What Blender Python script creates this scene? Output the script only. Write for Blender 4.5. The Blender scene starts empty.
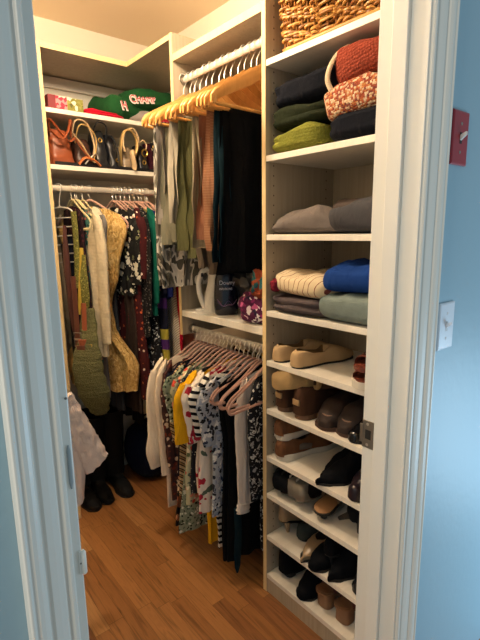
import bpy, bmesh, math, random
from mathutils import Vector, Matrix, noise as mnoise
PI = math.pi
C = bpy.context.scene.collection
S = bpy.context.scene
random.seed(7)

# ---------------------------------------------------------------- camera
CAMZ = 1.40
yaw, pitch, roll, FPX = math.radians(39.3397), math.radians(10.956), math.radians(-0.7586), 453.48
cam = bpy.data.objects.new('camera', bpy.data.cameras.new('camera'))
C.objects.link(cam)
fw = Vector((math.sin(yaw)*math.cos(pitch), math.cos(yaw)*math.cos(pitch), -math.sin(pitch)))
rt = Vector((math.cos(yaw), -math.sin(yaw), 0)); up = rt.cross(fw)
rt2 = math.cos(roll)*rt + math.sin(roll)*up; up2 = -math.sin(roll)*rt + math.cos(roll)*up
M = Matrix((rt2, up2, -fw)).transposed().to_4x4(); M.translation = Vector((0, 0, CAMZ))
cam.matrix_world = M
cam.data.sensor_fit = 'VERTICAL'; cam.data.sensor_height = 36.0
cam.data.lens = FPX/640.0*36.0; cam.data.clip_start = 0.02
S.camera = cam

# ---------------------------------------------------------------- world, lights, exposure
w = bpy.data.worlds.new('hall_daylight'); S.world = w; w.use_nodes = True
bg = w.node_tree.nodes['Background']
bg.inputs[0].default_value = (0.66, 0.85, 0.95, 1); bg.inputs[1].default_value = 0.41
def area(name, loc, look, size, size_y, power, col):
    l = bpy.data.lights.new(name, 'AREA'); l.shape = 'RECTANGLE'; l.size = size; l.size_y = size_y
    l.energy = power; l.color = col
    o = bpy.data.objects.new(name, l); C.objects.link(o); o.location = loc
    d = Vector(look)-Vector(loc); o.rotation_euler = d.to_track_quat('-Z', 'Y').to_euler(); return o
area('hall_fill_light', (2.30, -0.35, 0.35), (1.35, 0.5, 0.6), 0.7, 0.8, 20, (0.52, 0.78, 1.0))  # unseen bluish fill added at the right for assumed daylight; no window built
area('jamb_fill_light', (-1.5, 0.12, 2.1), (0.9, 0.6, 1.2), 0.6, 0.6, 28, (1.0, 0.90, 0.77))  # unseen warm fill from the left, added to brighten the right door jamb
pl = bpy.data.lights.new('assumed_lamp_light', 'POINT'); pl.energy = 40; pl.color = (1.0, 0.81, 0.59); pl.shadow_soft_size = 0.06  # warm light of an assumed closet lamp, out of view
plo = bpy.data.objects.new('assumed_lamp_light', pl); C.objects.link(plo); plo.location = (0.58, 1.42, 2.28)
vs = S.view_settings; vs.view_transform = 'Standard'; vs.look = 'None'; vs.gamma = 1; vs.use_curve_mapping = False
vs.exposure = 0.0

# ---------------------------------------------------------------- helpers
def srgb(h):
    if isinstance(h, str):
        h = h.lstrip('#'); c = [int(h[i:i+2], 16)/255 for i in (0, 2, 4)]
    else: c = h
    return tuple(((x/12.92) if x <= 0.04045 else ((x+0.055)/1.055)**2.4) for x in c)+(1,)

class NT:
    def __init__(s, name, rough=0.6, metal=0, spec=0.5):
        s.m = bpy.data.materials.new(name); s.m.use_nodes = True; s.t = s.m.node_tree
        s.b = s.t.nodes['Principled BSDF']
        s.b.inputs['Roughness'].default_value = rough; s.b.inputs['Metallic'].default_value = metal
        s.b.inputs['Specular IOR Level'].default_value = spec
        s.tc = s.t.nodes.new('ShaderNodeTexCoord'); s.co = s.tc.outputs['Object']
    def n(s, typ, ins=None, **props):
        x = s.t.nodes.new(typ)
        for k, v in props.items(): setattr(x, k, v)
        for k, v in (ins or {}).items():
            if hasattr(v, 'is_linked') or isinstance(v, bpy.types.NodeSocket): s.t.links.new(v, x.inputs[k])
            else: x.inputs[k].default_value = v
        return x
    def math(s, op, a, b=0.0, c=None):
        ins = {0: a, 1: b}
        if c is not None: ins[2] = c
        return s.n('ShaderNodeMath', ins, operation=op).outputs[0]
    def ramp(s, fac, stops, interp='LINEAR'):
        r = s.n('ShaderNodeValToRGB', {0: fac}); r.color_ramp.interpolation = interp
        e = r.color_ramp.elements
        while len(e) > 1: e.remove(e[-1])
        e[0].position = stops[0][0]; e[0].color = srgb(stops[0][1])
        for p, c in stops[1:]:
            k = e.new(p); k.color = srgb(c)
        return r.outputs[0]
    def mix(s, f, a, b):
        x = s.n('ShaderNodeMix', data_type='RGBA')
        for i, v in ((0, f), (6, a), (7, b)):
            if isinstance(v, bpy.types.NodeSocket): s.t.links.new(v, x.inputs[i])
            else: x.inputs[i].default_value = v
        return x.outputs[2]
    def mapping(s, scale=(1, 1, 1), rot=(0, 0, 0), loc=(0, 0, 0)):
        return s.n('ShaderNodeMapping', {0: s.co, 'Scale': scale, 'Rotation': rot, 'Location': loc}).outputs[0]
    def noise(s, scale, detail=3, vec=None, dist=0.0):
        return s.n('ShaderNodeTexNoise', {'Vector': vec or s.co, 'Scale': scale, 'Detail': detail, 'Distortion': dist}).outputs[0]
    def col(s, c): 
        if isinstance(c, bpy.types.NodeSocket): s.t.links.new(c, s.b.inputs['Base Color'])
        else: s.b.inputs['Base Color'].default_value = c
    def bump(s, h, strength=0.3, dist=0.002):
        b = s.n('ShaderNodeBump', {'Height': h, 'Strength': strength, 'Distance': dist})
        s.t.links.new(b.outputs[0], s.b.inputs['Normal'])

_cache = {}
def plain(name, c, rough=0.6, metal=0, spec=0.5, var=0.06, bscale=60, bump=0.1, coat=0):
    if name in _cache: return _cache[name]
    t = NT(name, rough, metal, spec); b = srgb(c)
    n1 = t.noise(bscale*0.25, 3)
    lo = tuple(x*(1-var) for x in b[:3])+(1,); hi = tuple(min(1, x*(1+var)) for x in b[:3])+(1,)
    t.col(t.mix(n1, lo, hi))
    if bump: t.bump(t.noise(bscale, 2), bump, 0.001)
    if coat: t.b.inputs['Coat Weight'].default_value = coat
    _cache[name] = t.m; return t.m
def cloth(name, c, var=0.12, weave=900, rough=0.9, wr=0.6, fuzz=0.0):
    """woven cloth: fine weave plus soft creases as bump, a little uneven dye"""
    if name in _cache: return _cache[name]
    t = NT(name, rough, 0, 0.2); b = srgb(c)
    f = t.noise(9, 4)
    t.col(t.mix(f, tuple(x*(1-var) for x in b[:3])+(1,), tuple(min(1, x*(1+var)) for x in b[:3])+(1,)))
    cr = t.noise(22, 3, t.mapping((1.6, 1.6, .55)), 0.6); wv = t.noise(weave, 1)
    t.bump(t.math('ADD', cr, t.math('MULTIPLY', wv, 0.08+fuzz)), wr, 0.012)
    t.b.inputs['Specular IOR Level'].default_value = 0.12
    _cache[name] = t.m; return t.m
def knit(name, c, c2=None, scale=160, strength=0.8, axis=(1, 1, 1), var=.25, dist=.004):
    """knitted cloth: voronoi stitches"""
    if name in _cache: return _cache[name]
    t = NT(name, 0.95, 0, 0.15); v = t.n('ShaderNodeTexVoronoi', {'Vector': t.mapping(axis), 'Scale': scale, 'Randomness': .45})
    b = srgb(c)
    if c2: colr = t.mix(t.ramp(v.outputs['Color'], [(0, '000000'), (1, 'ffffff')]), b, srgb(c2)) if isinstance(c2, str) else t.ramp(t.n('ShaderNodeSeparateColor', {0: v.outputs['Color']}).outputs[0], [(i/len(c2), k) for i, k in enumerate([c]+list(c2)[:])][:len(c2)+1], 'CONSTANT')
    else: colr = t.mix(t.noise(30, 3), tuple(x*(1-var) for x in b[:3])+(1,), tuple(min(1, x*(1+var)) for x in b[:3])+(1,))
    t.col(colr)
    t.bump(t.math('SUBTRACT', 1.0, v.outputs[0]), strength, dist)
    _cache[name] = t.m; return t.m
def stripes(name, cols, per=0.03, axis='Z', wob=0.1, rough=.85, rot=None, slope=0.0):
    if name in _cache: return _cache[name]
    t = NT(name, rough, 0, .2)
    x = t.n('ShaderNodeSeparateXYZ', {0: t.co}); a = x.outputs['XYZ'.index(axis)]
    if slope: a = t.math('ADD', a, t.math('MULTIPLY', x.outputs[0], slope))
    a = t.math('ADD', a, t.math('MULTIPLY', t.noise(12, 2), wob*per))
    fr = t.math('FRACT', t.math('DIVIDE', a, per))
    tot = sum(f for f, _ in cols); acc = 0; st = []
    for f, c in cols: st.append((acc/tot, c)); acc += f
    t.col(t.ramp(fr, st, 'CONSTANT'))
    t.bump(t.noise(20, 3, t.mapping((1.6, 1.6, .55)), .5), .35, .012)
    _cache[name] = t.m; return t.m
def print_(name, base, spots, scale=30, size=.45, warp=.6, rough=.85, stretch=(1, 1, 1)):
    """printed cloth: blotches / petals of several colours on a base"""
    if name in _cache: return _cache[name]
    t = NT(name, rough, 0, .2)
    vec = t.mapping(stretch)
    nz = t.n('ShaderNodeTexNoise', {'Vector': vec, 'Scale': scale*.9, 'Detail': 2})
    v2 = t.n('ShaderNodeVectorMath', {0: nz.outputs['Color'], 1: (.5, .5, .5)}, operation='SUBTRACT')
    v3 = t.n('ShaderNodeVectorMath', {0: v2.outputs[0], 'Scale': warp*2/scale}, operation='SCALE')
    v4 = t.n('ShaderNodeVectorMath', {0: vec, 1: v3.outputs[0]}, operation='ADD')
    v = t.n('ShaderNodeTexVoronoi', {'Vector': v4.outputs[0], 'Scale': scale})
    r = t.n('ShaderNodeSeparateColor', {0: v.outputs['Color']}).outputs[0]
    c = t.ramp(r, [(i/len(spots), k) for i, k in enumerate(spots)], 'CONSTANT')
    msk = t.math('LESS_THAN', v.outputs[0], size)
    t.col(t.mix(msk, srgb(base), c))
    t.bump(t.noise(20, 3, t.mapping((1.6, 1.6, .55)), .5), .35, .012)
    _cache[name] = t.m; return t.m

class MB:
    def __init__(s): s.v = []; s.f = []
    def add(s, vs, fs):
        o = len(s.v); s.v += [tuple(p) for p in vs]; s.f += [tuple(i+o for i in f) for f in fs]; return s
    def box(s, x0, x1, y0, y1, z0, z1):
        vs = [(x, y, z) for x in (x0, x1) for y in (y0, y1) for z in (z0, z1)]
        return s.add(vs, [(0, 1, 3, 2), (4, 6, 7, 5), (0, 4, 5, 1), (2, 3, 7, 6), (0, 2, 6, 4), (1, 5, 7, 3)])
    def loft(s, rings, close=True, cap0=True, cap1=True):
        n = len(rings[0]); vs = [p for r in rings for p in r]; fs = []
        for i in range(len(rings)-1):
            for j in range(n if close else n-1):
                k = (j+1) % n
                fs.append((i*n+j, i*n+k, (i+1)*n+k, (i+1)*n+j))
        if cap0: fs.append(tuple(range(n-1, -1, -1)))
        if cap1: fs.append(tuple((len(rings)-1)*n+j for j in range(n)))
        return s.add(vs, fs)
    def tube(s, pts, r, n=8, closed=False, flat=None, cap=True):
        """pts list of 3-vectors, r number or list; flat=(a,b, ref) for an elliptical section with 'ref' direction"""
        P = [Vector(p) for p in pts]; m = len(P); rings = []
        prev = None
        for i in range(m):
            a = P[(i-1) % m] if (closed or i > 0) else P[i]
            b = P[(i+1) % m] if (closed or i < m-1) else P[i]
            t = (b-a).normalized() if (b-a).length > 1e-9 else Vector((0, 0, 1))
            if flat: nrm = Vector(flat[2])
            else: nrm = prev if prev is not None else (Vector((0, 0, 1)) if abs(t.z) < .9 else Vector((1, 0, 0)))
            nrm = (nrm - t*nrm.dot(t))
            nrm = nrm.normalized() if nrm.length > 1e-6 else t.orthogonal().normalized()
            prev = nrm; bn = t.cross(nrm)
            rr = r[i] if isinstance(r, (list, tuple)) else r
            ra, rb = (flat[0], flat[1]) if flat else (rr, rr)
            if flat and isinstance(r, (list, tuple)): ra *= rr; rb *= rr
            rings.append([P[i]+nrm*ra*math.cos(2*PI*k/n)+bn*rb*math.sin(2*PI*k/n) for k in range(n)])
        if closed: rings.append(rings[0]); cap = False
        return s.loft(rings, True, cap, cap)
    def lathe(s, prof, n=24, c=(0, 0, 0)):
        rings = [[(c[0]+r*math.cos(2*PI*k/n), c[1]+r*math.sin(2*PI*k/n), c[2]+z) for k in range(n)] for r, z in prof]
        return s.loft(rings)
    def prism(s, poly, d0, d1, ax='y'):
        """poly in the two other axes"""
        def p(a, b, d): return {'y': (a, d, b), 'x': (d, a, b), 'z': (a, b, d)}[ax]
        return s.loft([[p(a, b, d0) for a, b in poly], [p(a, b, d1) for a, b in poly]])
    def xf(s, M):
        s.v = [tuple(M @ Vector(p)) for p in s.v]; return s
    def mesh(s, name):
        me = bpy.data.meshes.new(name); me.from_pydata(s.v, [], s.f); 
        bm = bmesh.new(); bm.from_mesh(me); bmesh.ops.remove_doubles(bm, verts=bm.verts, dist=1e-6)
        bmesh.ops.recalc_face_normals(bm, faces=bm.faces); bm.to_mesh(me); bm.free(); return me
    def build(s, name, mat, parent=None, smooth=True, bevel=0, sub=0, solid=0, label=None):
        me = s.mesh(name); me.materials.append(mat)
        o = bpy.data.objects.new(name, me); C.objects.link(o)
        if parent: o.parent = parent
        if smooth:
            for p in me.polygons: p.use_smooth = True
        if solid:
            md = o.modifiers.new('s', 'SOLIDIFY'); md.thickness = solid; md.offset = 0
        if bevel:
            md = o.modifiers.new('b', 'BEVEL'); md.width = bevel; md.segments = 2; md.limit_method = 'ANGLE'; md.angle_limit = math.radians(40)
        if sub:
            md = o.modifiers.new('u', 'SUBSURF'); md.levels = sub; md.render_levels = sub
        if smooth and not sub:
            try: me.set_sharp_from_angle(angle=math.radians(50))
            except Exception: pass
        if label: o['label'] = label
        return o
def tag(o, label=None, cat=None, group=None, kind=None):
    for k, v in (('label', label), ('category', cat), ('group', group), ('kind', kind)):
        if v: o[k] = v
    return o
def thing(name, label, cat, loc=(0, 0, 0), rz=0.0, group=None, rot=None):
    o = bpy.data.objects.new(name, None); C.objects.link(o); o.empty_display_size = .05
    o.location = loc; o.rotation_euler = rot if rot else (0, 0, rz)
    return tag(o, label, cat, group)
def copy_thing(root, label, loc, rz=None, rot=None, scale=None, group=None, mats=None):
    r = root.copy(); C.objects.link(r); r.location = loc
    if rz is not None: r.rotation_euler = (0, 0, rz)
    if rot is not None: r.rotation_euler = rot
    if scale: r.scale = scale if isinstance(scale, tuple) else (scale,)*3
    r['label'] = label
    if group: r['group'] = group
    for ch in list(root.children):
        c = ch.copy(); C.objects.link(c); c.parent = r
        for g in list(ch.children):
            d = g.copy(); C.objects.link(d); d.parent = c
    return r
def smooth_path(pts, n=6):
    """Catmull-Rom"""
    P = [Vector(p) for p in pts]; out = []
    for i in range(len(P)-1):
        p0 = P[max(i-1, 0)]; p1 = P[i]; p2 = P[i+1]; p3 = P[min(i+2, len(P)-1)]
        for k in range(n):
            t = k/n
            out.append(0.5*((2*p1)+(-p0+p2)*t+(2*p0-5*p1+4*p2-p3)*t*t+(-p0+3*p1-3*p2+p3)*t**3))
    out.append(P[-1]); return out
def interp(tab, v):
    if v <= tab[0][0]: return tab[0][1]
    for (a, x), (b, y) in zip(tab, tab[1:]):
        if v <= b:
            t = (v-a)/(b-a); t = t*t*(3-2*t); return x+(y-x)*t
    return tab[-1][1]
def nz(x, y, z=0.0): return mnoise.noise(Vector((x, y, z)))

# ---------------------------------------------------------------- shared materials
def m_floor():
    t = NT('oak_floorboards', 0.38, 0, .5); x = t.n('ShaderNodeSeparateXYZ', {0: t.co}); W = .057
    rowf = t.math('DIVIDE', x.outputs[0], W); row = t.math('FLOOR', rowf)
    wn = t.n('ShaderNodeTexWhiteNoise', {'W': row}, noise_dimensions='1D').outputs[0]
    yy = t.math('ADD', t.math('DIVIDE', x.outputs[1], .62), t.math('MULTIPLY', wn, 7.3)); idx = t.math('FLOOR', yy)
    cv = t.n('ShaderNodeCombineXYZ', {0: row, 1: idx, 2: 0.0}).outputs[0]
    r = t.n('ShaderNodeTexWhiteNoise', {'Vector': cv}, noise_dimensions='3D').outputs[0]
    base = t.ramp(r, [(0, '8a5a36'), (.35, 'a06c3e'), (.7, 'b07b49'), (1, 'bf8d5a')])
    off = t.n('ShaderNodeCombineXYZ', {0: t.math('MULTIPLY', r, 9.0), 1: r, 2: 0.0}).outputs[0]
    vec = t.n('ShaderNodeVectorMath', {0: t.mapping((38, 2.2, 1)), 1: off}, operation='ADD').outputs[0]
    g = t.n('ShaderNodeTexNoise', {'Vector': vec, 'Scale': 1.6, 'Detail': 5, 'Distortion': 1.4}).outputs[0]
    gr = t.ramp(g, [(.3, '9a9a9a'), (.5, 'ffffff'), (.75, 'cfcfcf')])
    c = t.n('ShaderNodeMix', data_type='RGBA', blend_type='MULTIPLY'); t.t.links.new(base, c.inputs[6]); t.t.links.new(gr, c.inputs[7]); c.inputs[0].default_value = .75
    fx = t.math('FRACT', rowf); fy = t.math('FRACT', yy)
    gap = t.math('MAXIMUM', t.math('LESS_THAN', fx, .025), t.math('LESS_THAN', fy, .003))
    t.col(t.mix(t.math('MULTIPLY', gap, .6), c.outputs[2], srgb('4a2c14'))); t.bump(t.math('SUBTRACT', g, gap), .12, .001)
    return t.m
def m_wood(name, a, b, rough=.5, sc=(60, 60, 3), spec=.4):
    t = NT(name, rough, 0, spec); g = t.noise(1.0, 5, t.mapping(sc), 1.0)
    t.col(t.ramp(g, [(.25, a), (.7, b)])); t.bump(g, .05, .001); return t.m
def m_paint(name, c, rough=.55, bs=90, bump=.12):
    t = NT(name, rough, 0, .4); b = srgb(c); t.col(t.mix(t.noise(2.5, 3), tuple(x*.97 for x in b[:3])+(1,), b))
    t.bump(t.noise(bs, 3), bump, .002); return t.m
FLOOR = m_floor()
PANEL = m_wood('maple_melamine', 'a59781', 'b5a892', .5, (70, 70, 2.5))
def m_drilled(xa, xb):
    t = NT('maple_melamine_drilled', .5, 0, .4); g = t.noise(1.0, 5, t.mapping((70, 70, 2.5)), 1.0)
    base = t.ramp(g, [(.25, 'a59781'), (.7, 'b5a892')])
    x = t.n('ShaderNodeSeparateXYZ', {0: t.co}); fz = t.math('SUBTRACT', t.math('MULTIPLY', t.math('FRACT', t.math('DIVIDE', x.outputs[2], .032)), .032), .016)
    d = None
    for xx in (xa, xb):
        dx = t.math('SUBTRACT', x.outputs[0], xx)
        q = t.math('ADD', t.math('MULTIPLY', dx, dx), t.math('MULTIPLY', fz, fz)); q = t.math('LESS_THAN', q, .0026**2)
        d = q if d is None else t.math('MAXIMUM', d, q)
    t.col(t.mix(d, base, srgb('3c3024'))); return t.m
DRILL = m_drilled(.037, .306)
EDGE = m_wood('maple_edge_band', 'dcc08c', 'e6cc9a', .5, (70, 70, 3))
SHELF = m_wood('white_melamine_shelf', 'e2dccf', 'ebe5d9', .42, (3, 60, 3))
WALLIN = m_paint('cream_closet_paint', 'e9e2d0')
CEIL = m_paint('closet_ceiling_paint', 'f0d8b8')
HALL = m_paint('light_blue_hall_paint', '96b4c1', .45, 40, .35)
TRIM = m_paint('white_trim_gloss', 'dad8cf', .35, 30, .06)
CHROME = plain('polished_chrome', 'e6e2da', .30, 1, bump=0)
RODM = plain('satin_nickel_rod', 'e2dccf', .32, .45, bump=0)
HOOKM = plain('bright_nickel_hook', 'e8e4dc', .28, .5, bump=0)
STEEL = plain('brushed_steel', '9a958c', .35, 1, bump=.05)
HANGWOOD = m_wood('lacquered_hanger_wood', 'c98f4a', 'dca45c', .35, (40, 40, 8), .5)
PINK = plain('rose_velvet_hanger', 'c49c8c', .7, 0, .3)
BLACK = plain('black_leather', '14151a', .4, 0, .5)
GOLD = plain('brass_hardware', 'd8b45a', .3, 1, bump=0)

# ---------------------------------------------------------------- the closet shell
def board(name, b, mat, parent, bev=.0012): 
    return MB().box(*b).build(name, mat, parent, smooth=False, bevel=bev)
def struct(name, b, mat, bev=0):
    o = MB().box(*b).build(name, mat, None, smooth=False, bevel=bev); o['kind'] = 'structure'; return o
XR, YB, CZ = 1.416, 2.45, 2.42
XL = 0.10
struct('floor', (-1.6, XR+.1, -1.5, YB+.1, -.05, 0), FLOOR)
struct('ceiling', (XL-.1, XR+.1, .615, YB+.1, CZ, CZ+.05), CEIL)
struct('wall_back', (XL-.1, XR+.1, YB, YB+.1, 0, CZ), WALLIN)
struct('wall_right', (XR, XR+.1, .615, YB, 0, CZ), WALLIN)
struct('wall_left', (XL-.1, XL, .615, YB, 0, CZ), WALLIN)
# door wall between hall and closet, pierced by the doorway
DXL, DXR, YD, YI, DH = .161, .905, .515, .625, 2.30
struct('wall_front_left', (-1.6, DXL-.02, YD, YI-.004, 0, 2.6), HALL)
struct('wall_front_right', (DXR+.02, 2.6, YD, YI-.004, 0, 2.6), HALL)
struct('wall_front_top', (DXL-.02, DXR+.02, YD, YI-.004, DH+.02, 2.6), HALL)
struct('wall_front_inside', (DXR+.02, XR, YI-.004, YI, 0, CZ), WALLIN)
# door frame: jambs with stops
jb = MB(); jb.box(DXR, DXR+.02, YD-.004, YI+.002, 0, DH); jb.box(DXR-.012, DXR, .552, .588, 0, DH)
o = jb.build('door_frame_right', TRIM, None, False, .002); o['kind'] = 'structure'; o.name = 'trim_1'
jb = MB(); jb.box(DXL-.02, DXL, YD-.004, YI+.002, 0, DH); jb.box(DXL, DXL+.012, .552, .588, 0, DH)
o = jb.build('trim_2', TRIM, None, False, .002); o['kind'] = 'structure'
jb = MB(); jb.box(DXL, DXR, YD-.004, YI+.002, DH, DH+.02)
o = jb.build('trim_3', TRIM, None, False, .002); o['kind'] = 'structure'
# moulded casings (stepped, fluted profile), extruded up the wall
def casing_prof(x0, sgn, k=1.0):
    pr = [(0, 0), (0, -.008), (.003, -.011), (.008, -.0115), (.011, -.008), (.014, -.0078), (.018, -.010), (.028, -.0125), (.038, -.014),
          (.042, -.0125), (.045, -.0125), (.048, -.016), (.054, -.0185), (.060, -.0195), (.066, -.018), (.070, -.0205), (.073, -.0205), (.075, -.018), (.075, 0)]
    return [(x0+sgn*a*k, YD+b) for a, b in pr]
for nm, x0, sg, kk in (('trim_4', DXR+.006, 1, 1), ('trim_5', DXL-.012, -1, .76)):
    o = MB().prism(casing_prof(x0, sg, kk), 0, 2.38, 'z').build(nm, TRIM, None, False, .0008); o['kind'] = 'structure'
# strike plate on the right jamb
st = thing('strike_plate', 'worn metal latch strike plate on the edge of the right door jamb', 'strike plate', (DXR, .612, .905))
pb = MB(); pb.box(-.0015, .0005, -.020, .015, -.036, .036); pb.box(-.0035, .0, .012, .021, -.024, .024)
pb.build('plate', STEEL, st, False, .001)
MB().box(-.0022, -.0014, -.010, .006, -.012, .012).build('latch_hole', plain('dark_recess', '1a1714', .8), st, False)
for z in (-.027, .027):
    MB().lathe([(.0001, -.002), (.004, -.002), (.0035, 0)], 12).xf(Matrix.Rotation(PI/2, 4, 'Y')).xf(Matrix.Translation((0, 0, z))).build('screw', CHROME, st)
# painted-over hinge on the left frame edge
hg = thing('door_hinge', 'paint covered hinge knuckle on the left door frame edge', 'hinge', (DXL+.001, YD-.004, .995))
MB().lathe([(.002, -.012), (.0036, -.010), (.0036, .018), (.002, .020)], 12).build('knuckle', TRIM, hg)
MB().box(-.006, .0015, -.0015, .001, -.01, .022).build('leaf', TRIM, hg, False, .0005)
hm = thing('hinge_mortise', 'grey recessed hinge slot on the left door frame edge', 'hinge plate', (DXL-.0055, YD-.0048, 1.13))
MB().tube([(0, 0, -.028), (0, 0, -.02), (0, 0, .02), (0, 0, .028)], [.4, 1, 1, .4], 10, flat=(.0024, .0008, (1, 0, 0))).build('slot', plain('old_grey_metal', '8d9596', .6), hm)
for z in (1.215, 1.0): tag(MB().lathe([(.0001, 0), (.0016, 0), (.0012, .0012)], 10).xf(Matrix.Translation((DXL-.003, YD-.0045, z)) @ Matrix.Rotation(PI/2, 4, 'X')).build('screw_head', plain('dark_screw', '6a6a66', .6), None), 'tiny dark screw head in the left door frame edge, the %s one' % ('upper' if z > 1.1 else 'lower'), 'screw')

# ---------------------------------------------------------------- wall switches
def switch(label, z, mat, tm, red=False):
    t = thing('light_switch', label, 'light switch', (1.022+.0365, YD, z))
    W2, H2 = (.0365, .057)
    MB().loft([[(sx*(W2-d), -dy, sz*(H2-d)) for sx, sz in ((-1, -1), (1, -1), (1, 1), (-1, 1))] for d, dy in ((0, 0), (0, .0035), (.0015, .005), (.004, .006))]).build('wall_plate', mat, t, False)
    MB().box(-.005, .005, -.0065, -.004, -.012, .012).build('switch_slot', plain('slot_shadow', '33302e', .8) if red else plain('switch_slot_white', 'c9c9c9', .5), t, False)
    MB().loft([[(sx*a, y, zz+sz*b) for sx, sz in ((-1, -1), (1, -1), (1, 1), (-1, 1))] for a, b, y, zz in ((.0045, .006, -.005, 0), (.004, .0045, -.014, .006), (.0035, .0035, -.019, .009))]).build('toggle', tm, t, False, .001)
    for s in (-.030, .030):
        q = MB().lathe([(.0001, .0012), (.003, .001), (.0036, 0)], 12).xf(Matrix.Translation((0, -.006, s)) @ Matrix.Rotation(PI/2, 4, 'X'))
        q.build('screw', STEEL if red else plain('white_screw', 'dcdcdc', .4), t)
    return t
WSW = plain('white_plastic', 'dfe3ea', .3, bump=0)
switch('white toggle light switch on the blue hall wall', 1.4-.2275, WSW, WSW)
rsw = switch('red toggle switch plate high on the blue hall wall', 1.4+.199, plain('red_painted_plate', '9c1f2c', .35, bump=0), plain('ivory_toggle', 'cfc9c0', .4), True)

# ---------------------------------------------------------------- closet units
# TOWER, front X=1.06, Y .66-1.155
XF = 1.06
tw = thing('closet_shelf_tower', 'tall maple shelf tower with ten white shelves right of the clothes rods', 'shelf unit', (XF, .68, 0))
def bx(p, x0, x1, y0, y1, z0, z1): 
    l = p.location; return (x0-l.x, x1-l.x, y0-l.y, y1-l.y, z0-l.z, z1-l.z)
def panel(p, nm, x0, x1, y0, y1, z0, z1, front='x'):
    """panel with a separate edge band strip along its front edge"""
    if front == 'x':
        o = board(nm, bx(p, x0+.001, x1, y0, y1, z0, z1), PANEL, p); e = board('edge_band', bx(p, x0, x0+.0012, y0, y1, z0, z1), EDGE, o, 0)
    else:
        o = board(nm, bx(p, x0, x1, y0+.001, y1, z0, z1), PANEL, p); e = board('edge_band', bx(p, x0, x1, y0, y0+.0012, z0, z1), EDGE, o, 0)
    return o
pa = panel(tw, 'side_panel', XF, XR-.004, 1.150, 1.168, 0, 2.36); pa.data.materials[0] = DRILL
pb_ = panel(tw, 'side_panel', XF, XR-.004, .661, .680, 0, 2.36)
board('back_panel', bx(tw, XR-.008, XR-.002, .680, 1.150, .0, 2.36), PANEL, tw)
ZB = [1.915, 1.626, 1.372, 1.110, .930, .748, .562, .410, .232]
for z in ZB: board('shelf', bx(tw, XF+.002, XR-.01, .681, 1.1495, z, z+.019), SHELF, tw)
board('bottom_shelf', bx(tw, XF+.002, XR-.01, .681, 1.1495, .062, .081), SHELF, tw)
board('toe_kick', bx(tw, XF+.003, XF+.02, .681, 1.1495, 0, .061), PANEL, tw)
board('top_board', bx(tw, XF, XR-.004, .681, 1.1495, 2.30, 2.319), SHELF, tw)
# MIDDLE BAY
YM0, YM1 = 1.701, 1.720
md = thing('closet_divider_panel', 'tall maple divider panel between the trouser bay and the corner shelves', 'panel', (XF, YM0, .95))
panel(md, 'divider_panel', XF, XR-.004, YM0, YM1, .95, 2.185)
def shelf_thing(label, b, mat=SHELF, edge=None):
    x0, x1, y0, y1, z0, z1 = b
    o = MB().box(0, x1-x0, 0, y1-y0, 0, z1-z0).build('closet_shelf', mat, None, False, .0012); o.location = (x0, y0, z0)
    if edge: MB().box(-.0015, 0, 0, y1-y0, 0, z1-z0).build('edge_band', edge, o, False)
    return tag(o, label, 'shelf')
shelf_thing('shelf board under the clothes rod hooks at the top of the trouser bay', (XF+.0015, XR-.004, 1.1685, 1.700, 2.078, 2.104), PANEL, EDGE)
shelf_thing('white shelf holding the white steamer and dark bottle below the trousers', (XF+.001, XR-.004, 1.1685, 1.700, 1.037, 1.064))
def rod(label, p0, p1, r=.0135, mat=RODM, oval=1.0):
    P0, P1 = Vector(p0), Vector(p1); d = P1-P0
    t = thing('closet_rod', label, 'closet rod', p0)
    MB().tube([(0, 0, 0), tuple(d)], 1, 20, flat=(r*oval, r*.62, (0, 0, 1))).build('tube', mat, t)
    u = d.normalized()
    for q, s in ((Vector((0, 0, 0)), 1), (d, -1)):
        MB().tube([tuple(q+u*s*.0002), tuple(q+u*s*.006)], .021, 16).build('end_socket', STEEL, t)
    return t
RX = 1.113
rod('bright chrome clothes rod holding the wooden hangers at the top', (RX, 1.1685, 2.018), (RX, 1.700, 2.018))
rod('dull chrome clothes rod holding the pink velvet hangers below', (RX, 1.1685, .975), (RX, 1.700, .975))
# CORNER / LEFT BAY: front Y=2.10
lb = thing('closet_side_panel', 'maple side panel at the left end of the corner shelves', 'panel', (.650, 2.10, 0))
panel(lb, 'side_panel', .650, .674, 2.10, YB-.003, 0, 2.185, 'y')
# L-shaped top board
tb = MB(); poly = [(.6745, 2.10), (XF, 2.10), (XF, YM1+.0005), (XR-.004, YM1+.0005), (XR-.004, YB-.003), (.6745, YB-.003)]
tb.prism([(a-.6745, b-2.10) for a, b in poly], 0, .021, 'z')
o = tb.build('corner_top_board', PANEL, None, False, .001); o.location = (.6745, 2.10, 2.162)
eb = MB(); eb.box(0, XF-.6745, -.0013, 0, 0, .021); eb.box(XF-.6745-.0013, XF-.6745, YM1+.0005-2.10, -.0013, 0, .021); eb.build('edge_band', EDGE, o, False); tag(o, 'L shaped maple top board over the corner shelves', 'shelf')
shelf_thing('white corner shelf carrying the knit sweaters and the floral box', (.6745, XR-.004, 2.10, YB-.003, 1.912, 1.931))
shelf_thing('white corner shelf carrying the row of handbags', (.6745, XR-.004, 2.10, YB-.003, 1.680, 1.700))
rl = MB().box(0, XR-.004-.675, 0, .016, 0, .05).build('hanging_rail', SHELF, None, False, .001); rl.location = (.675, YB-.019, 2.108)
tag(rl, 'pale hanging rail across the back wall under the corner top board', 'rail')
LY = 2.15
rod('white chrome clothes rod in the corner bay under the handbags', (.6745, LY, 1.605), (XR-.004, LY, 1.605))
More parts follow.
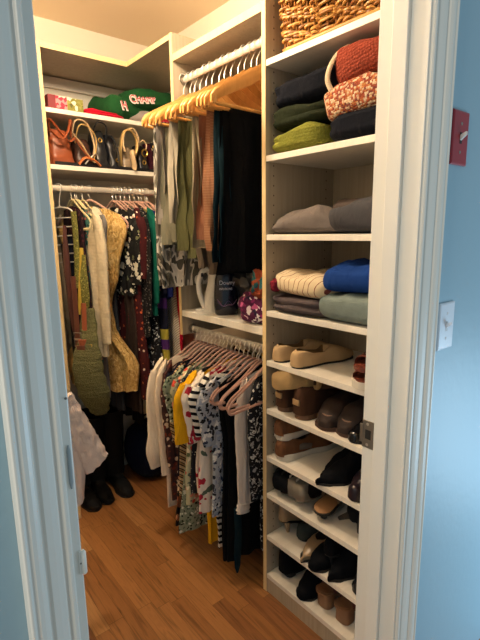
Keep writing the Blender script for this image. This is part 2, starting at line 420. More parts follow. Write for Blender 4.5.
# rod for the blouse bay inside the door on the left
rod('low clothes rod on the left wall beside the doorway', (.25, 1.05, 1.0), (.25, 2.0, 1.0))
for yy in (1.04, 2.001): tag(MB().box(XL, .28, yy-.0, yy+.010, .93, 1.03).build('rod_bracket', PANEL, None, False), 'maple bracket board carrying the low left clothes rod, %s end' % ('door' if yy < 1.5 else 'back'), 'bracket')
# assumed lamp on the ceiling, out of view, at the closet light
lp = thing('assumed_ceiling_lamp', 'assumed round ceiling lamp with bare warm bulb above the closet floor', 'lamp', (.58, 1.42, CZ))
MB().lathe([(.001, 0), (.07, -.001), (.068, -.018), (.03, -.028), (.03, -.06), (.001, -.06)], 24).build('lamp_base', WSW, lp)
bm_ = NT('warm_bulb_glass', .3); bm_.b.inputs['Emission Color'].default_value = (1, .75, .45, 1); bm_.b.inputs['Emission Strength'].default_value = 3
MB().lathe([(.012, -.06), (.018, -.070), (.024, -.084), (.022, -.096), (.012, -.105), (.001, -.107)], 20).build('bulb', bm_.m, lp)

# ================================================================ hangers and clothes
def velvet_hanger(label, loc, rz, mat=PINK, group='velvet hangers', halfw=.208, drop=0.0, cat='hanger', hookmat=HOOKM):
    t = thing('clothes_hanger', label, cat, loc, rz, group)
    pts = [(0, -.050), (.02, -.054), (.045, -.066), (.09, -.092), (.14, -.116), (.18, -.134), (halfw-.008, -.150), (halfw, -.166), (halfw-.010, -.180), (halfw-.03, -.184)]
    full = [(-x, 0, z) for x, z in reversed(pts)]+[(x, 0, z) for x, z in pts[1:]]
    path = smooth_path(full, 4)
    MB().tube(path, .0045, 8, closed=True, flat=(.0055, .0028, (0, 0, 1))).build('shoulder_frame', mat, t)
    hook = [(0, 0, -.052), (0, 0, -.030)]+[(.018*math.cos(a)-.0, 0, .000+.018*math.sin(a)) for a in [math.radians(d) for d in (-60, -20, 20, 60, 100, 140, 180, 205)]]
    hook[2] = (.010, 0, -.018)
    MB().tube(smooth_path(hook, 4), .0016, 6).build('hook', hookmat, t)
    return t

def wood_hanger(label, loc, rz, group='wooden hangers'):
    t = thing('wooden_hanger', label, 'hanger', loc, rz, group)
    rings = []
    N = 26
    for i in range(N+1):
        u = -1+2*i/N; a = abs(u); x = u*.213
        z = -.096-.100*(a**1.15)+.014*math.exp(-(a/.12)**2)
        hgt = .025-.006*a; thk = .0055+.004*a**3
        y = -.018*a*a        # curved forward at the tips
        if a > .97: z -= .006; hgt *= .7; thk *= .6
        rings.append([(x, y+thk*math.cos(q*PI/5), z+hgt*math.sin(q*PI/5)) for q in range(10)])
    MB().loft(rings).build('shoulder_board', HANGWOOD, t)
    MB().tube([(-.196, -.015, -.212), (0, -.004, -.219), (.196, -.015, -.212)], .0058, 10).build('trouser_bar', HANGWOOD, t)
    for s in (-1, 1): MB().tube([(s*.197, -.016, -.188), (s*.197, -.015, -.213)], .0085, 8).build('bar_end', HANGWOOD, t)
    hook = [(0, 0, -.085), (0, 0, -.045), (.008, 0, -.024)]+[(.0185*math.cos(a), 0, .0185*math.sin(a)) for a in [math.radians(d) for d in (-25, 10, 50, 90, 130, 170, 200)]]
    MB().tube(smooth_path(hook, 4), .0018, 6).build('hook', HOOKM, t)
    return t

def garment_body(L, wtab, ttab, seed=0, folds=5, famp=.006, cx=None, n=56, m=22, neck=.078, ztop=-.062, slope=.42, hem_wave=.01, dipd=.058):
    """L total length below the rod, wtab/ttab: (v, half width / half thickness)"""
    rings = []; w0 = interp(wtab, 0)
    for i in range(m+1):
        v = i/m; v = v**1.15
        w = interp(wtab, v); t_ = interp(ttab, v); c = interp(cx, v) if cx else 0
        ring = []
        for j in range(n):
            a = 2*PI*j/n; sx = math.cos(a); sy = math.sin(a)
            sxx = math.copysign(abs(sx)**.8, sx)
            x0 = sxx*w0; dip = dipd*math.exp(-(x0/neck)**4)          # neckline dips
            zt = ztop-slope*max(0, abs(x0)-.03)-dip*(1 if sy < .2 else .3)
            zb = -L+hem_wave*nz(sxx*3+seed, seed*1.7)*2
            z = zt+(zb-zt)*v
            g = min(1, v*2.2)
            f = famp*g*(math.sin(folds*PI*sxx+seed*2.1+1.5*math.sin(v*2.3+seed))+.5*math.sin(folds*2.3*PI*sxx+seed*5+v*3))
            y = t_*math.copysign(abs(sy)**.55, sy)+f*(.35+.65*abs(sy))+.004*nz(x0*14+seed, z*9, seed)
            x = c+sxx*w+.008*g*nz(z*7+seed, sy*2, seed*3)
            ring.append((x, y, z))
        rings.append(ring)
    return MB().loft(rings, True, True, False)

def sleeve(side, L, r=.045, seed=0, thick=.014, out=.02, cuff=.6, blouse=0.0, w0=.185, z0=-.115, yoff=0.0, lean=0.0):
    """a hanging sleeve, flattened tube from the shoulder"""
    rings = []; M_ = 18; n = 18
    for i in range(M_+1):
        v = i/M_
        cx_ = side*(w0+out*math.sin(min(1, v*3)*PI/2)-.015*v+lean*v)
        z = z0-L*v-.0
        rr = r*(1-(1-cuff)*v)+blouse*math.exp(-((v-.82)/.11)**2)-(blouse*.25 if v > .95 else 0)
        th = thick*(1-.25*v)+blouse*.35*math.exp(-((v-.82)/.11)**2)
        ring = []
        for j in range(n):
            a = 2*PI*j/n
            x = cx_+rr*math.cos(a)*(.55+.45*min(1, v*4))+.005*nz(z*26+seed, a, seed); y = yoff+th*math.sin(a)+.005*nz(a*2, z*20+seed)
            zz = z+(.028*(-side*math.cos(a)) if i == 0 else 0)
            ring.append((x, y, zz))
        rings.append(ring)
    return MB().loft(rings, True, True, True)

def make_garment(name, label, cat, loc, rz, mat, L=.75, w=.19, tk=.012, wt=None, tt=None, sl=None, slmat=None, seed=0, group=None, folds=5, famp=.006, cx=None, collar=None, slb=0, slr=.045, cuff=.6, lean=0, cuffmat=None, w0=None, hem=None):
    t = thing(name, label, cat, loc, rz, group)
    wt = wt or [(0, w-.01), (.12, w), (.3, w*.93), (1, w*1.02)]
    tt = tt or [(0, .004), (.1, tk), (1, tk*1.1)]
    garment_body(L, wt, tt, seed, folds, famp, cx).build('body', mat, t)
    if sl:
        for s in (-1, 1):
            o = sleeve(s, sl, slr, seed+s, tk*1.1, .02, cuff, slb, w0=(w0 or w-.005), lean=lean).build('sleeve', slmat or mat, t)
            if cuffmat and s == -1:
                x = -(w0 or w-.005)-.006+lean*s
                MB().tube([(x, 0, -.112-sl), (x, 0, -.138-sl)], 1, 16, flat=(slr*cuff*1.05, tk*.95, (1, 0, 0))).build('cuff', cuffmat, t)
    if collar:
        pts = [(-.055, 0, -.068), (-.045, -.010, -.085), (0, -.012, -.10), (.045, -.010, -.085), (.055, 0, -.068), (.03, .011, -.058), (-.03, .011, -.058)]
        MB().tube(smooth_path(pts+[pts[0]], 3)[:-1], 1, 8, closed=True, flat=(.012, .003, (0, 0, 1))).build('collar', collar, t)
    return t

def make_trousers(label, loc, rz, mat, L1=.62, L2=.66, w=.10, cxo=0.0, seed=0, group=None, hem=.7, th=.007, bar=-.219, gap=.009, legoff=.0, cuff=None, famp=.011):
    """a pair folded over the hanger bar: two legs, each an inverted U of cloth"""
    t = thing('trousers', label, 'trousers', loc, rz, group)
    for leg in (0, 1):
        path = []; g = gap+leg*.007
        A = L1-leg*legoff; B = L2-leg*legoff*.4; K = 16
        for i in range(K): path.append((-g-.004*math.sin(i/K*3), bar-A*(1-i/K), 1-i/K, 0))
        for a in (180, 150, 120, 90, 60, 30, 0): path.append((g*math.cos(math.radians(a)), bar+.001+g*math.sin(math.radians(a)), 0, .5))
        for i in range(1, K+1): path.append((g+.004*math.sin(i/K*3), bar-B*(i/K), i/K, 1))
        rings = []
        for k, (y, z, v, side) in enumerate(path):
            ww = w*(1-(1-hem)*v) if side == 0 else w*(1+.12*v)
            n = 22; ring = []
            for j in range(n):
                a = 2*PI*j/n; cx_ = math.cos(a)
                f = famp*min(1, v*3)*(math.sin(3.2*cx_*PI+seed+leg+2*v)+.6*nz(cx_*3+seed, z*9, leg))
                x = cxo+(leg*.022-.008)*(1+v)+ww*math.copysign(abs(cx_)**.9, cx_)+.010*v*nz(z*8+seed, leg*3.1, 1)*2.2
                off = th*.5*math.sin(a)
                if side == .5: yy = y+(off)*(y/g if g else 0); zz = z+off*abs(math.sin(math.acos(max(-1, min(1, y/g)))))
                else: yy = y+(off+f)*(1); zz = z+(.006*nz(cx_*4, seed, leg) if v > .9 else 0)
                ring.append((x, yy, zz))
            rings.append(ring)
        o = MB().loft(rings).build('leg', mat, t)
        if cuff and leg == 0:
            MB().tube([(cxo, -g-.001, bar-A-.002), (cxo, -g-.002, bar-A+.045)], 1, 18, flat=(w*hem+.004, th*.9+.003, (1, 0, 0))).build('turned_up_cuff', cuff, t)
    return t

# --- materials of the clothes
CREAM = cloth('cream_linen_cloth', 'e9dcc8', .05); CREAM2 = cloth('ivory_cotton', 'e3d3bd', .05)
NAVY = cloth('dark_navy_cloth', '161b2b'); BLK = cloth('black_cloth', '08090c'); DTEAL = cloth('deep_teal_cloth', '10262e')
YEL = cloth('mustard_yellow_cloth', 'e2ac1c', .08); ROYAL = cloth('royal_blue_cloth', '1d2560'); GREEN = cloth('emerald_cloth', '0f5a4c')
GREY = cloth('mid_grey_cloth', '6d6a69'); DGREY = cloth('dark_grey_cloth', '47474b'); RED = cloth('crimson_cloth', 'b8172f')
OLIVE = cloth('olive_cloth', '565536'); KHAKI = cloth('khaki_cloth', '978c74'); STONE = cloth('stone_cloth', 'aba28f'); SAGE = cloth('sage_grey_cloth', '7c7966')
SALMON = cloth('salmon_brown_cloth', '91624a'); TERRA = cloth('terracotta_cloth', 'a87252')
GREIGE = cloth('light_grey_cloth', 'a39a90')
def diamond(name, a, b): return print_(name, a, [b, a, b], 38, .42, .1)

# --- lower rod of the middle bay: velvet hangers, everything in the X-Z plane
# (material, length, kind, label)
LOW = [
 # y position , label, builder options
 (1.672, 'cream long sleeved blouse with full sleeves, farthest from the shelf tower', dict(mat=CREAM, L=.62, w=.205, sl=.47, slb=.016, slr=.045, cuff=.62, tk=.011, lean=.03)),
 (1.640, 'ivory cotton shirt hanging second in the pink hanger row', dict(mat=CREAM2, L=.78, w=.20, sl=.50, slr=.036, cuff=.7)),
 (1.612, 'brown and cream diamond print blouse beside the ivory shirt', dict(mat=print_('brown_diamond_print', '4b2f2c', ['d9c3a5', '7d3a2d', '2a2028'], 46, .42, .15), L=.72, w=.195, sl=.45, slr=.032)),
 (1.584, 'black dress with peach and cream flowers, hem near the floor', dict(mat=print_('peach_flower_print', '17161c', ['c78f6b', 'e2d3bd', '9a5b40', '20202a'], 30, .48, .5), L=.845, w=.19, wt=[(0, .18), (.15, .18), (.35, .16), (1, .20)])),
 (1.556, 'dark navy top with short sleeves beside the striped brown blouse', dict(mat=NAVY, L=.60, w=.185, sl=.16, slr=.05)),
 (1.530, 'brown and beige fan striped blouse', dict(mat=stripes('brown_beige_stripe', [(1, 'c5ad86'), (.5, '3c2a22'), (.6, '9a7a52'), (.4, '2b2320')], .030, 'Z', .6, slope=.8), L=.66, w=.20, sl=.30, slr=.045)),
 (1.502, 'sage green dress densely speckled with black and white, hem hanging lowest of the greens', dict(mat=print_('sage_speckle_print', '8b9680', ['2e3a30', 'd9dccb', '5f6f5b', '20261f'], 75, .44, .5), L=.83, w=.21, wt=[(0, .185), (.2, .19), (.4, .17), (1, .225)], sl=.20, slr=.06)),
 (1.474, 'pale green floral blouse with red and pink blooms', dict(mat=print_('pale_green_floral', 'b9b795', ['c24b3a', '5a6845', 'ece2c8', '4d5a52', 'd8937c'], 44, .46, .6), L=.68, w=.205, sl=.22, slr=.055)),
 (1.447, 'charcoal blouse with small cream dots', dict(mat=print_('charcoal_dot', '23252b', ['cfc9b8'], 70, .22, .1), L=.62, w=.195, sl=.18, slr=.05)),
 (1.418, 'mustard yellow top with elbow sleeves', dict(mat=YEL, L=.86, w=.215, sl=.25, slr=.058, cuff=.9, tk=.016, lean=.02, wt=[(0, .20), (.15, .195), (.5, .15), (1, .14)])),
 (1.392, 'cream blouse printed with crimson leaves', dict(mat=print_('crimson_leaf_print', 'e6dacb', ['a8203a', 'e6dacb', 'b53548', 'e6dacb', '6e2438'], 17, .40, .9, stretch=(1, 1, .8)), L=.60, w=.20, sl=.26, slr=.06)),
 (1.366, 'white blouse with large red petals, flared hem', dict(mat=print_('red_petal_print', 'e8dccf', ['b02a3c', 'e8dccf', 'a8283a', '5c6a5a', '8d2338'], 19, .42, 1.1), L=.67, w=.21, sl=.24, slr=.060)),
 (1.338, 'black and white striped knit tee', dict(mat=stripes('black_white_stripe', [(1, 'e9e4da'), (.8, '15161b')], .028, 'Z', .15, slope=.25), L=.83, w=.20, sl=.21, slr=.055, tk=.015, wt=[(0, .19), (.15, .195), (.4, .16), (1, .145)])),
 (1.312, 'slate blue and white floral blouse with black leaves', dict(mat=print_('slate_floral_print', 'a3a7b0', ['20242f', 'dddbd8', '2f3a52', '8a93a8', '15161c', 'dddbd8'], 52, .5, .9), L=.66, w=.195, sl=.24, slr=.055)),
 (1.284, 'long plain black dress reaching lowest near the tower', dict(mat=BLK, L=.86, w=.19, wt=[(0, .17), (.12, .165), (.3, .15), (1, .165)], tk=.014)),
 (1.258, 'second long black dress, sleeveless, between the plain black dress and the cardigan', dict(mat=BLK, L=.85, w=.18, wt=[(0, .15), (.12, .155), (.35, .14), (1, .155)], tk=.013)),
 (1.226, 'off white cardigan with lace trimmed cuff', dict(mat=cloth('off_white_cardigan', 'd3c8be', .06), L=.60, w=.12, sl=.50, slr=.030, cuff=.9, w0=.10)),
 (1.192, 'black blouse with white leafy scroll print, nearest the shelf tower', dict(mat=print_('white_scroll_print', '14151b', ['b9b7b4', '14151b', 'c6c3bc', '14151b', '8f8f90'], 62, .42, 1.6), L=.80, w=.09, sl=.46, slr=.03, cuff=.9, w0=.065, cx=[(0, .02), (1, .05)])),
]
ORD = ['farthest', 'second', 'third', 'fourth', 'fifth', 'sixth', 'seventh', 'eighth', 'ninth', 'tenth', 'eleventh', 'twelfth', 'thirteenth', 'fourteenth', 'fifteenth', 'sixteenth', 'seventeenth', 'nearest']
random.seed(11)
vh = None
RZL = .967
for i, (y, lab, o) in enumerate(LOW):
    rz = random.uniform(-.05, .05)
    hl = 'pink velvet hanger holding the %s' % lab.split(',')[0].replace(' hanging second in the pink hanger row', '').replace(' beside the ivory shirt', '').replace(' beside the striped brown blouse', '').replace(' beside the black dress', '')
    hl = ' '.join(hl.split()[:15])
    loc = (RX, y, RZL)
    if vh is None: vh = velvet_hanger(hl, loc, rz)
    else: copy_thing(vh, hl, loc, rz, group='velvet hangers')
    g = dict(o); m_ = g.pop('mat'); 
    nm = 'dress' if 'dress' in lab else 'cardigan' if 'cardigan' in lab else 'shirt' if ('shirt' in lab or 'tee' in lab) else 'top' if ' top' in lab else 'blouse'
    gt = make_garment(nm, lab, nm, loc, rz, m_, seed=i*1.37, group=None, **g)
    if nm == 'cardigan':
        for k in range(3):
            MB().tube([(-.106, -.004+.004*k, -.585-.018*k), (-.108, .002, -.600-.016*k)], [.8, 1.0], 18, flat=(.032+.004*(k % 2), .016, (1, 0, 0))).build('lace_frill', m_, gt)
# two empty pink hangers in front of the row by the tower
copy_thing(vh, 'empty pink velvet hanger twisted out in front, the lower one', (RX-.015, 1.181, RZL), .12, group='velvet hangers')
copy_thing(vh, 'empty pink velvet hanger in front of the black dress, just behind the foremost', (RX-.008, 1.238, RZL), .10, group='velvet hangers')
# dark teal strap end dangling low under the row
tg = thing('scarf', 'dark teal scarf end dangling lowest beneath the black dress', 'scarf', (.985, 1.232, .36))
MB().tube([(0, 0, 0), (.003, 0, -.12), (.0, .004, -.24), (-.004, 0, -.30), (-.005, 0, -.335)], [1, 1, 1.05, .8, .25], 12, flat=(.018, .006, (1, 0, 0))).build('scarf_cloth', DTEAL, tg); tg.scale = (1, 1, .85)

# --- upper rod: wooden hangers with folded trousers
RZU = 2.017
CAMO = NT('grey_white_leaf_print', .85, 0, .2)
_c = CAMO.noise(13, 1.5, CAMO.mapping((1, 1, .55)), 1.6)
CAMO.col(CAMO.ramp(_c, [(0, '5f5b50'), (.38, '77736a'), (.46, 'd0c9bb'), (.52, 'e0dacd'), (.57, '5d594e')], 'CONSTANT')); CAMO = CAMO.m
CORD = stripes('terracotta_seam', [(1, '98694b'), (.3, 'a87c5e')], .009, 'Z', .1)
UP = [
 (1.658, 'grey and white leaf print trousers, farthest from the tower', dict(mat=CAMO, L1=.620, L2=.61, w=.115, cxo=-.055, hem=1.1, famp=.012), .02),
 (1.626, 'pale grey trousers over a wooden hanger beside the leaf print pair', dict(mat=GREIGE, L1=.24, L2=.36, w=.10, cxo=-.085, hem=.8), .0),
 (1.588, 'sage grey trousers hanging between pale grey and cream pairs', dict(mat=SAGE, L1=.43, L2=.44, w=.11, cxo=-.055, hem=.8, cuff=None), .0),
 (1.546, 'cream khaki cropped trousers with stitched pocket', dict(mat=STONE, L1=.375, L2=.36, w=.105, cxo=-.065, hem=.8), .0),
 (1.508, 'dark sage trousers almost hidden behind the olive pair', dict(mat=SAGE, L1=.36, L2=.42, w=.10, cxo=-.045, hem=.8), .0),
 (1.462, 'olive green trousers folded over a wooden hanger', dict(mat=OLIVE, L1=.49, L2=.46, w=.105, cxo=-.06, hem=.75, famp=.011, legoff=.05), .0),
 (1.430, 'taupe trousers with turned up cuffs reaching down near the steamer', dict(mat=cloth('taupe_cloth', '6c5f50'), L1=.555, L2=.53, w=.10, cxo=-.02, hem=.72, cuff=cloth('taupe_cuff', '7d6e5d')), .0),
 (1.392, 'khaki beige trousers with gathered knot at the top', dict(mat=KHAKI, L1=.30, L2=.45, w=.10, cxo=-.055, hem=.8), .0),
 (1.350, 'salmon brown trousers between khaki and terracotta pairs', dict(mat=SALMON, L1=.40, L2=.42, w=.10, cxo=-.05, hem=.85), .0),
 (1.315, 'terracotta trousers with pale stitched side seam', dict(mat=CORD, L1=.47, L2=.46, w=.10, cxo=-.05, hem=.8), .0),
 (1.278, 'deep teal trousers beside the black ones', dict(mat=DTEAL, L1=.50, L2=.50, w=.105, cxo=-.035, hem=.95), .0),
 (1.250, 'black trousers on a wooden hanger nearest to the tower', dict(mat=BLK, L1=.53, L2=.54, w=.125, cxo=-.01, hem=1.05), .0),
]
wh = None
random.seed(5)
for i, (y, lab, o, rz0) in enumerate(UP):
    rz = rz0+[.05, .12, -.02, .10, -.04, -.10, .03, -.06, -.12, -.03, -.10, -.14][i]; loc = (RX, y, RZU-.002*(i % 3))
    hl = ' '.join(('lacquered wooden hanger holding the '+lab.split(',')[0]).split()[:13])
    if wh is None: wh = wood_hanger(hl, loc, rz)
    else: copy_thing(wh, hl, loc, rz, group='wooden hangers')
    make_trousers(lab, loc, rz, seed=i*1.9, group=None, **o)
copy_thing(wh, 'empty wooden hanger swung out at the left of the upper rod', (RX-.012, 1.688, RZU), .05, group='wooden hangers')
copy_thing(wh, 'empty wooden hanger nearest to the tower, its whole trouser bar in view', (RX-.002, 1.214, RZU-.004), -.13, group='wooden hangers')

# ================================================================ corner bay: clothes on the long rod
HP = PI/2
LZ = 1.606
PLUMP = print_('maroon_teal_print', '24131b', ['4a1f2a', '1a1720', '6b4038', '24131b'], 60, .40, .6)
TEALP = print_('teal_floral_print', '3d6f6b', ['c46b62', '1f3f3f', 'a9b59a'], 50, .42, .5)
CREAMK = knit('cream_cable_knit', 'c8bca2', None, 95, .7, (1, 1, .7))
GOLDC = NT('gold_crinkle_cloth', .45, .15, .5)
_w = GOLDC.noise(75, 3, GOLDC.mapping((1.3, 1.3, .8)), .8)
GOLDC.col(GOLDC.ramp(_w, [(.3, 'b58a45'), (.5, 'dcb46a'), (.7, 'f5da98')])); GOLDC.bump(_w, 1.0, .010); GOLDC = GOLDC.m
REDDOT = print_('wine_dot_print', '42161a', ['e8d9c6', '6d2a23', 'b4552f', '42161a', '5c1e20'], 42, .27, .25)
CHAIN = print_('black_white_chain_print', '15161c', ['c9cccf', '15161c', 'dfe0de', '3a3f48'], 55, .36, 1.4)
BWFL = print_('black_cream_floral', '1a1b1c', ['ddd8c2', '1a1b1c', 'e3dfcf', '6f7453', '2a2a28'], 36, .48, .9)
BLKTXT = print_('black_grain_print', '17171a', ['5a554e', '17171a', '8d867a'], 95, .33, .5)
PATCH = NT('navy_patchwork', .85, 0, .2)
_x = PATCH.n('ShaderNodeSeparateXYZ', {0: PATCH.co}); _r = PATCH.math('FLOOR', PATCH.math('DIVIDE', _x.outputs[2], .052)); _q = PATCH.math('FLOOR', PATCH.math('DIVIDE', _x.outputs[0], .055))
_v = PATCH.n('ShaderNodeTexWhiteNoise', {'Vector': PATCH.n('ShaderNodeCombineXYZ', {0: _r, 1: _q, 2: 3.0}).outputs[0]}, noise_dimensions='3D').outputs[0]
PATCH.col(PATCH.ramp(_v, [(0, '17182b'), (.34, '4a2568'), (.52, 'a59a3c'), (.64, '5e1f38'), (.76, 'd5cdb8'), (.86, '1b1d3a')], 'CONSTANT')); PATCH = PATCH.m
NAVYP = print_('navy_red_floral', '1b1c33', ['a34a4a', '1b1c33', 'd7c3b5', '3a2c4c'], 42, .42, .6)
DIAG = stripes('cream_diagonal_stripe', [(1, 'd9cdb9'), (.38, '8f7a68')], .013, 'Z', .05, slope=.9)
MAROON = cloth('dark_maroon_cloth', '3c0f18')
OLKN = NT('olive_ruched_knit', .95, 0, .15)
_x = OLKN.noise(14, 3, OLKN.mapping((.5, .5, 2.6), (0, .45, 0)), 1.2)
_n = OLKN.noise(240, 2)
OLKN.col(OLKN.ramp(_n, [(.35, '55563a'), (.6, '6f704c')])); OLKN.bump(OLKN.math('ADD', _x, OLKN.math('MULTIPLY', _n, .6)), .9, .016); OLKN = OLKN.m
LB = [ # X, opts, extra rotation, hanger colour
 (.772, 'dress', 'slim maroon patterned dress at the left end of the corner rod', dict(mat=PLUMP, L=.62, w=.125), .0, 'c'),
 (.788, 'blouse', 'teal floral blouse peeking beside the maroon dress', dict(mat=TEALP, L=.80, w=.17, wt=[(0, .15), (.3, .12), (1, .16)]), .05, 'c'),
 (.796, 'cardigan', 'long cream cable knit cardigan in the corner bay', dict(mat=CREAMK, L=.76, w=.20, sl=.58, slr=.048, cuff=.8, tk=.018), .06, 'c'),
 (.822, 'top', 'mid grey short sleeved top over the corner floor', dict(mat=GREY, L=.98, w=.195, sl=.17, slr=.055, tk=.010, wt=[(0, .19), (.2, .19), (.3, .15), (1, .15)]), .0, 'c'),
 (.856, 'dress', 'gold crinkled cloth dress with flared hem turned towards the doorway', dict(mat=GOLDC, L=.975, w=.16, wt=[(0, .17), (.06, .20), (.3, .14), (.52, .075), (.62, .09), (.85, .22), (1, .20)], tk=.022, famp=.014, hem=.05), .50, 'p'),
 (.972, 'blouse', 'black and cream floral blouse beside the gold dress', dict(mat=BWFL, L=.50, w=.165, sl=.33, slr=.045, cuff=.9, tk=.014), .10, 'p'),
 (.990, 'dress', 'dark red dress with cream dots and orange flowers', dict(mat=REDDOT, L=1.02, w=.20, sl=.30, slr=.040, tk=.020, wt=[(0, .19), (.3, .17), (1, .205)]), .10, 'p'),
 (1.012, 'blouse', 'black finely speckled blouse hanging between the wine and green garments', dict(mat=BLKTXT, L=.70, w=.21, sl=.48, slr=.04), .06, 'p'),
 (1.034, 'dress', 'black and white chain pattern dress with long hem', dict(mat=CHAIN, L=1.02, w=.21, tk=.016, wt=[(0, .18), (.3, .19), (1, .225)]), .22, 'p'),
 (1.062, 'blouse', 'emerald green blouse in the corner bay', dict(mat=GREEN, L=.60, w=.215, sl=.42, slr=.05, tk=.014), .0, 'p'),
 (1.088, 'cardigan', 'navy patchwork cardigan with purple and yellow squares', dict(mat=PATCH, L=.94, w=.22, tk=.016), .16, 'p'),
 (1.110, 'blouse', 'navy blouse with small red flowers beside the royal blue shirt', dict(mat=NAVYP, L=.50, w=.22, sl=.22, slr=.06), .0, 'p'),
 (1.126, 'shirt', 'royal blue shirt with long sleeves', dict(mat=ROYAL, L=.52, w=.205, sl=.40, slr=.042, tk=.014), .10, 'p'),
 (1.158, 'blouse', 'dark maroon blouse behind the striped cream dress', dict(mat=MAROON, L=.48, w=.20), -.03, 'p'),
 (1.150, 'dress', 'cream dress with fine brown diagonal stripes', dict(mat=DIAG, L=.99, w=.205, tk=.018, wt=[(0, .18), (.3, .17), (1, .21)]), .34, 'p'),
 (1.235, 'dress', 'plain crimson red dress nearest the divider panel', dict(mat=RED, L=1.0, w=.19, tk=.018), -.08, 'p'),
]
CRH = plain('cream_plastic_hanger', 'd9cda0', .4)
ch = velvet_hanger('cream plastic hanger holding the '+LB[0][2].split(' at ')[0], (LB[0][0], LY, LZ), HP, mat=CRH, group='plastic hangers')
ph = None
for i, (x, nm, lab, o, dr, hc) in enumerate(LB):
    loc = (x, LY, LZ); rz = HP+dr
    hl = ' '.join((('cream plastic hanger holding the ' if hc == 'c' else 'pink velvet hanger on the corner rod holding the ')+lab).split()[:16])
    if i: copy_thing(ch if hc == 'c' else vh, hl, loc, rz, group='plastic hangers' if hc == 'c' else 'velvet hangers')
    else: ch.rotation_euler = (0, 0, rz)
    g = dict(o); m_ = g.pop('mat')
    make_garment(nm, lab, nm, loc, rz, m_, seed=i*2.1+40, group=None, **g)
# long dark trousers and a black skirt behind, reaching low
make_garment('dress', 'long charcoal dress hanging low behind the gold dress', 'dress', (.925, LY+.06, LZ), HP, cloth('charcoal_slate', '33363c'), L=1.10, w=.14, seed=3.3)
make_garment('dress', 'long black dress hanging low behind the dotted red dress', 'dress', (1.01, LY+.05, LZ), HP, BLK, L=1.18, w=.16, seed=7.3)
make_garment('dress', 'dark brown tiered dress just showing under the wine dress hem', 'dress', (.985, LY+.04, LZ), HP, cloth('dark_brown_tier', '3a2f2a'), L=1.10, w=.19, seed=9.3)
# grey felt clip hanger by the divider
gh = velvet_hanger('grey felt hanger at the right end of the corner rod', (1.145, LY, LZ), HP-.5, mat=GREY, group='felt hangers')

# olive ruched knit hanging in front at the left
ol = thing('sweater', 'olive green ruched knit sweater drooping lowest in the corner bay left of the gold dress', 'sweater', (.755, 2.01, 1.04))
pts = [(0, 0, .12), (-.005, -.01, .03), (-.015, -.03, -.06), (-.035, -.05, -.15), (-.04, -.055, -.25), (-.025, -.055, -.34), (-.005, -.05, -.42), (.005, -.048, -.465)]
pts = pts[1:]; sp = smooth_path(pts, 5); rr = [interp([(0, .42), (.18, .55), (.45, .95), (.7, 1.0), (.9, .66), (1, .40)], k/(len(sp)-1))*(1+.05*math.sin(k*1.9)) for k in range(len(sp))]
MB().tube(sp, rr, 24, flat=(.072, .030, (.78, -.62, 0))).build('knit_body', OLKN, ol)

# multi-arm chrome tie hanger with what hangs on it
th = thing('tie_hanger', 'chrome multi arm tie hanger at the left end of the corner rod', 'hanger', (.715, LY, LZ), HP+.75)
MB().tube(smooth_path([(.016, 0, -.01), (.012, 0, .012), (-.004, 0, .018), (-.016, 0, .006), (-.006, 0, -.03), (0, 0, -.06), (0, 0, -.085)], 4), .0022, 8).build('hook', HOOKM, th)
fr = smooth_path([(.11, 0, -.125), (.05, 0, -.098), (.0, 0, -.085), (-.05, 0, -.095), (-.062, 0, -.13), (-.066, 0, -.25), (-.075, 0, -.345), (-.088, 0, -.375), (-.105, 0, -.365), (-.108, 0, -.345)], 4)
MB().tube(fr, .0036, 8).build('frame', HOOKM, th)
for k in range(6):
    z = -.130-k*.040
    MB().tube(smooth_path([(.08, .002, z+.008), (.07, 0, z-.004), (.0, 0, z-.002), (-.066-.002*k, 0, z), (-.095, 0, z-.002), (-.105, 0, z+.006), (-.107, 0, z+.022), (-.115, 0, z+.026)], 3), .0027, 6).build('arm', HOOKM, th)
def hanging(name, label, cat, x, y, z, L, w, mat, th_=.006, ref=(.62, -.78, 0), seed=0, taper=None, sway=.01, group=None, bottom=0):
    t = thing(name, label, cat, (x, y, z), 0, group)
    n = 16; pts = [(sway*math.sin(i/n*2.5+seed), sway*.5*math.cos(i/n*2+seed), -L*i/n) for i in range(n+1)]
    rr = [(interp(taper, i/n) if taper else 1)*(1+.08*nz(i*.7, seed)) for i in range(n+1)]
    MB().tube(pts, rr, 12, flat=(w, th_, ref)).build('strap' if 'belt' in name or 'strap' in name else 'cloth_fall', mat, t)
    return t
YGT = print_('yellow_green_weave', '6c6a35', ['484c26', '94904c', '5a5c2e'], 150, .45, .2)
BRN = plain('brown_leather', '55291b', .45, bump=.2); TAN = plain('tan_leather', '8f4a2c', .45, bump=.2)
hanging('scarf', 'yellow and green woven scarf on the tie hanger', 'scarf', .735, 2.06, 1.50, .34, .014, YGT, .008, seed=1)
hanging('scarf', 'bright yellow strip of scarf below the green weave on the tie hanger', 'scarf', .748, 2.05, 1.34, .30, .010, plain('lemon_silk', 'b59a35', .4), .006, seed=2.2, sway=.016)
hanging('tie', 'olive speckled necktie with a pointed end hanging from the tie hanger', 'tie', .760, 2.03, 1.31, .27, .018, YGT, .004, seed=3, taper=[(0, .6), (.7, 1.5), (.9, 1.1), (1, .1)])
hanging('scarf', 'maroon brown silk scarf falling from the tie hanger', 'scarf', .705, 2.06, 1.44, .52, .016, plain('maroon_brown_silk', '431d19', .5), .010, seed=4, taper=[(0, .5), (.3, 1), (1, .8)])
hanging('scarf', 'dark maroon scarf behind the tie hanger', 'scarf', .770, 2.10, 1.42, .46, .018, MAROON, .010, seed=5)
hanging('scarf', 'black scarf hanging beside the side panel', 'scarf', .694, 2.07, 1.36, .60, .012, BLK, .012, seed=6)
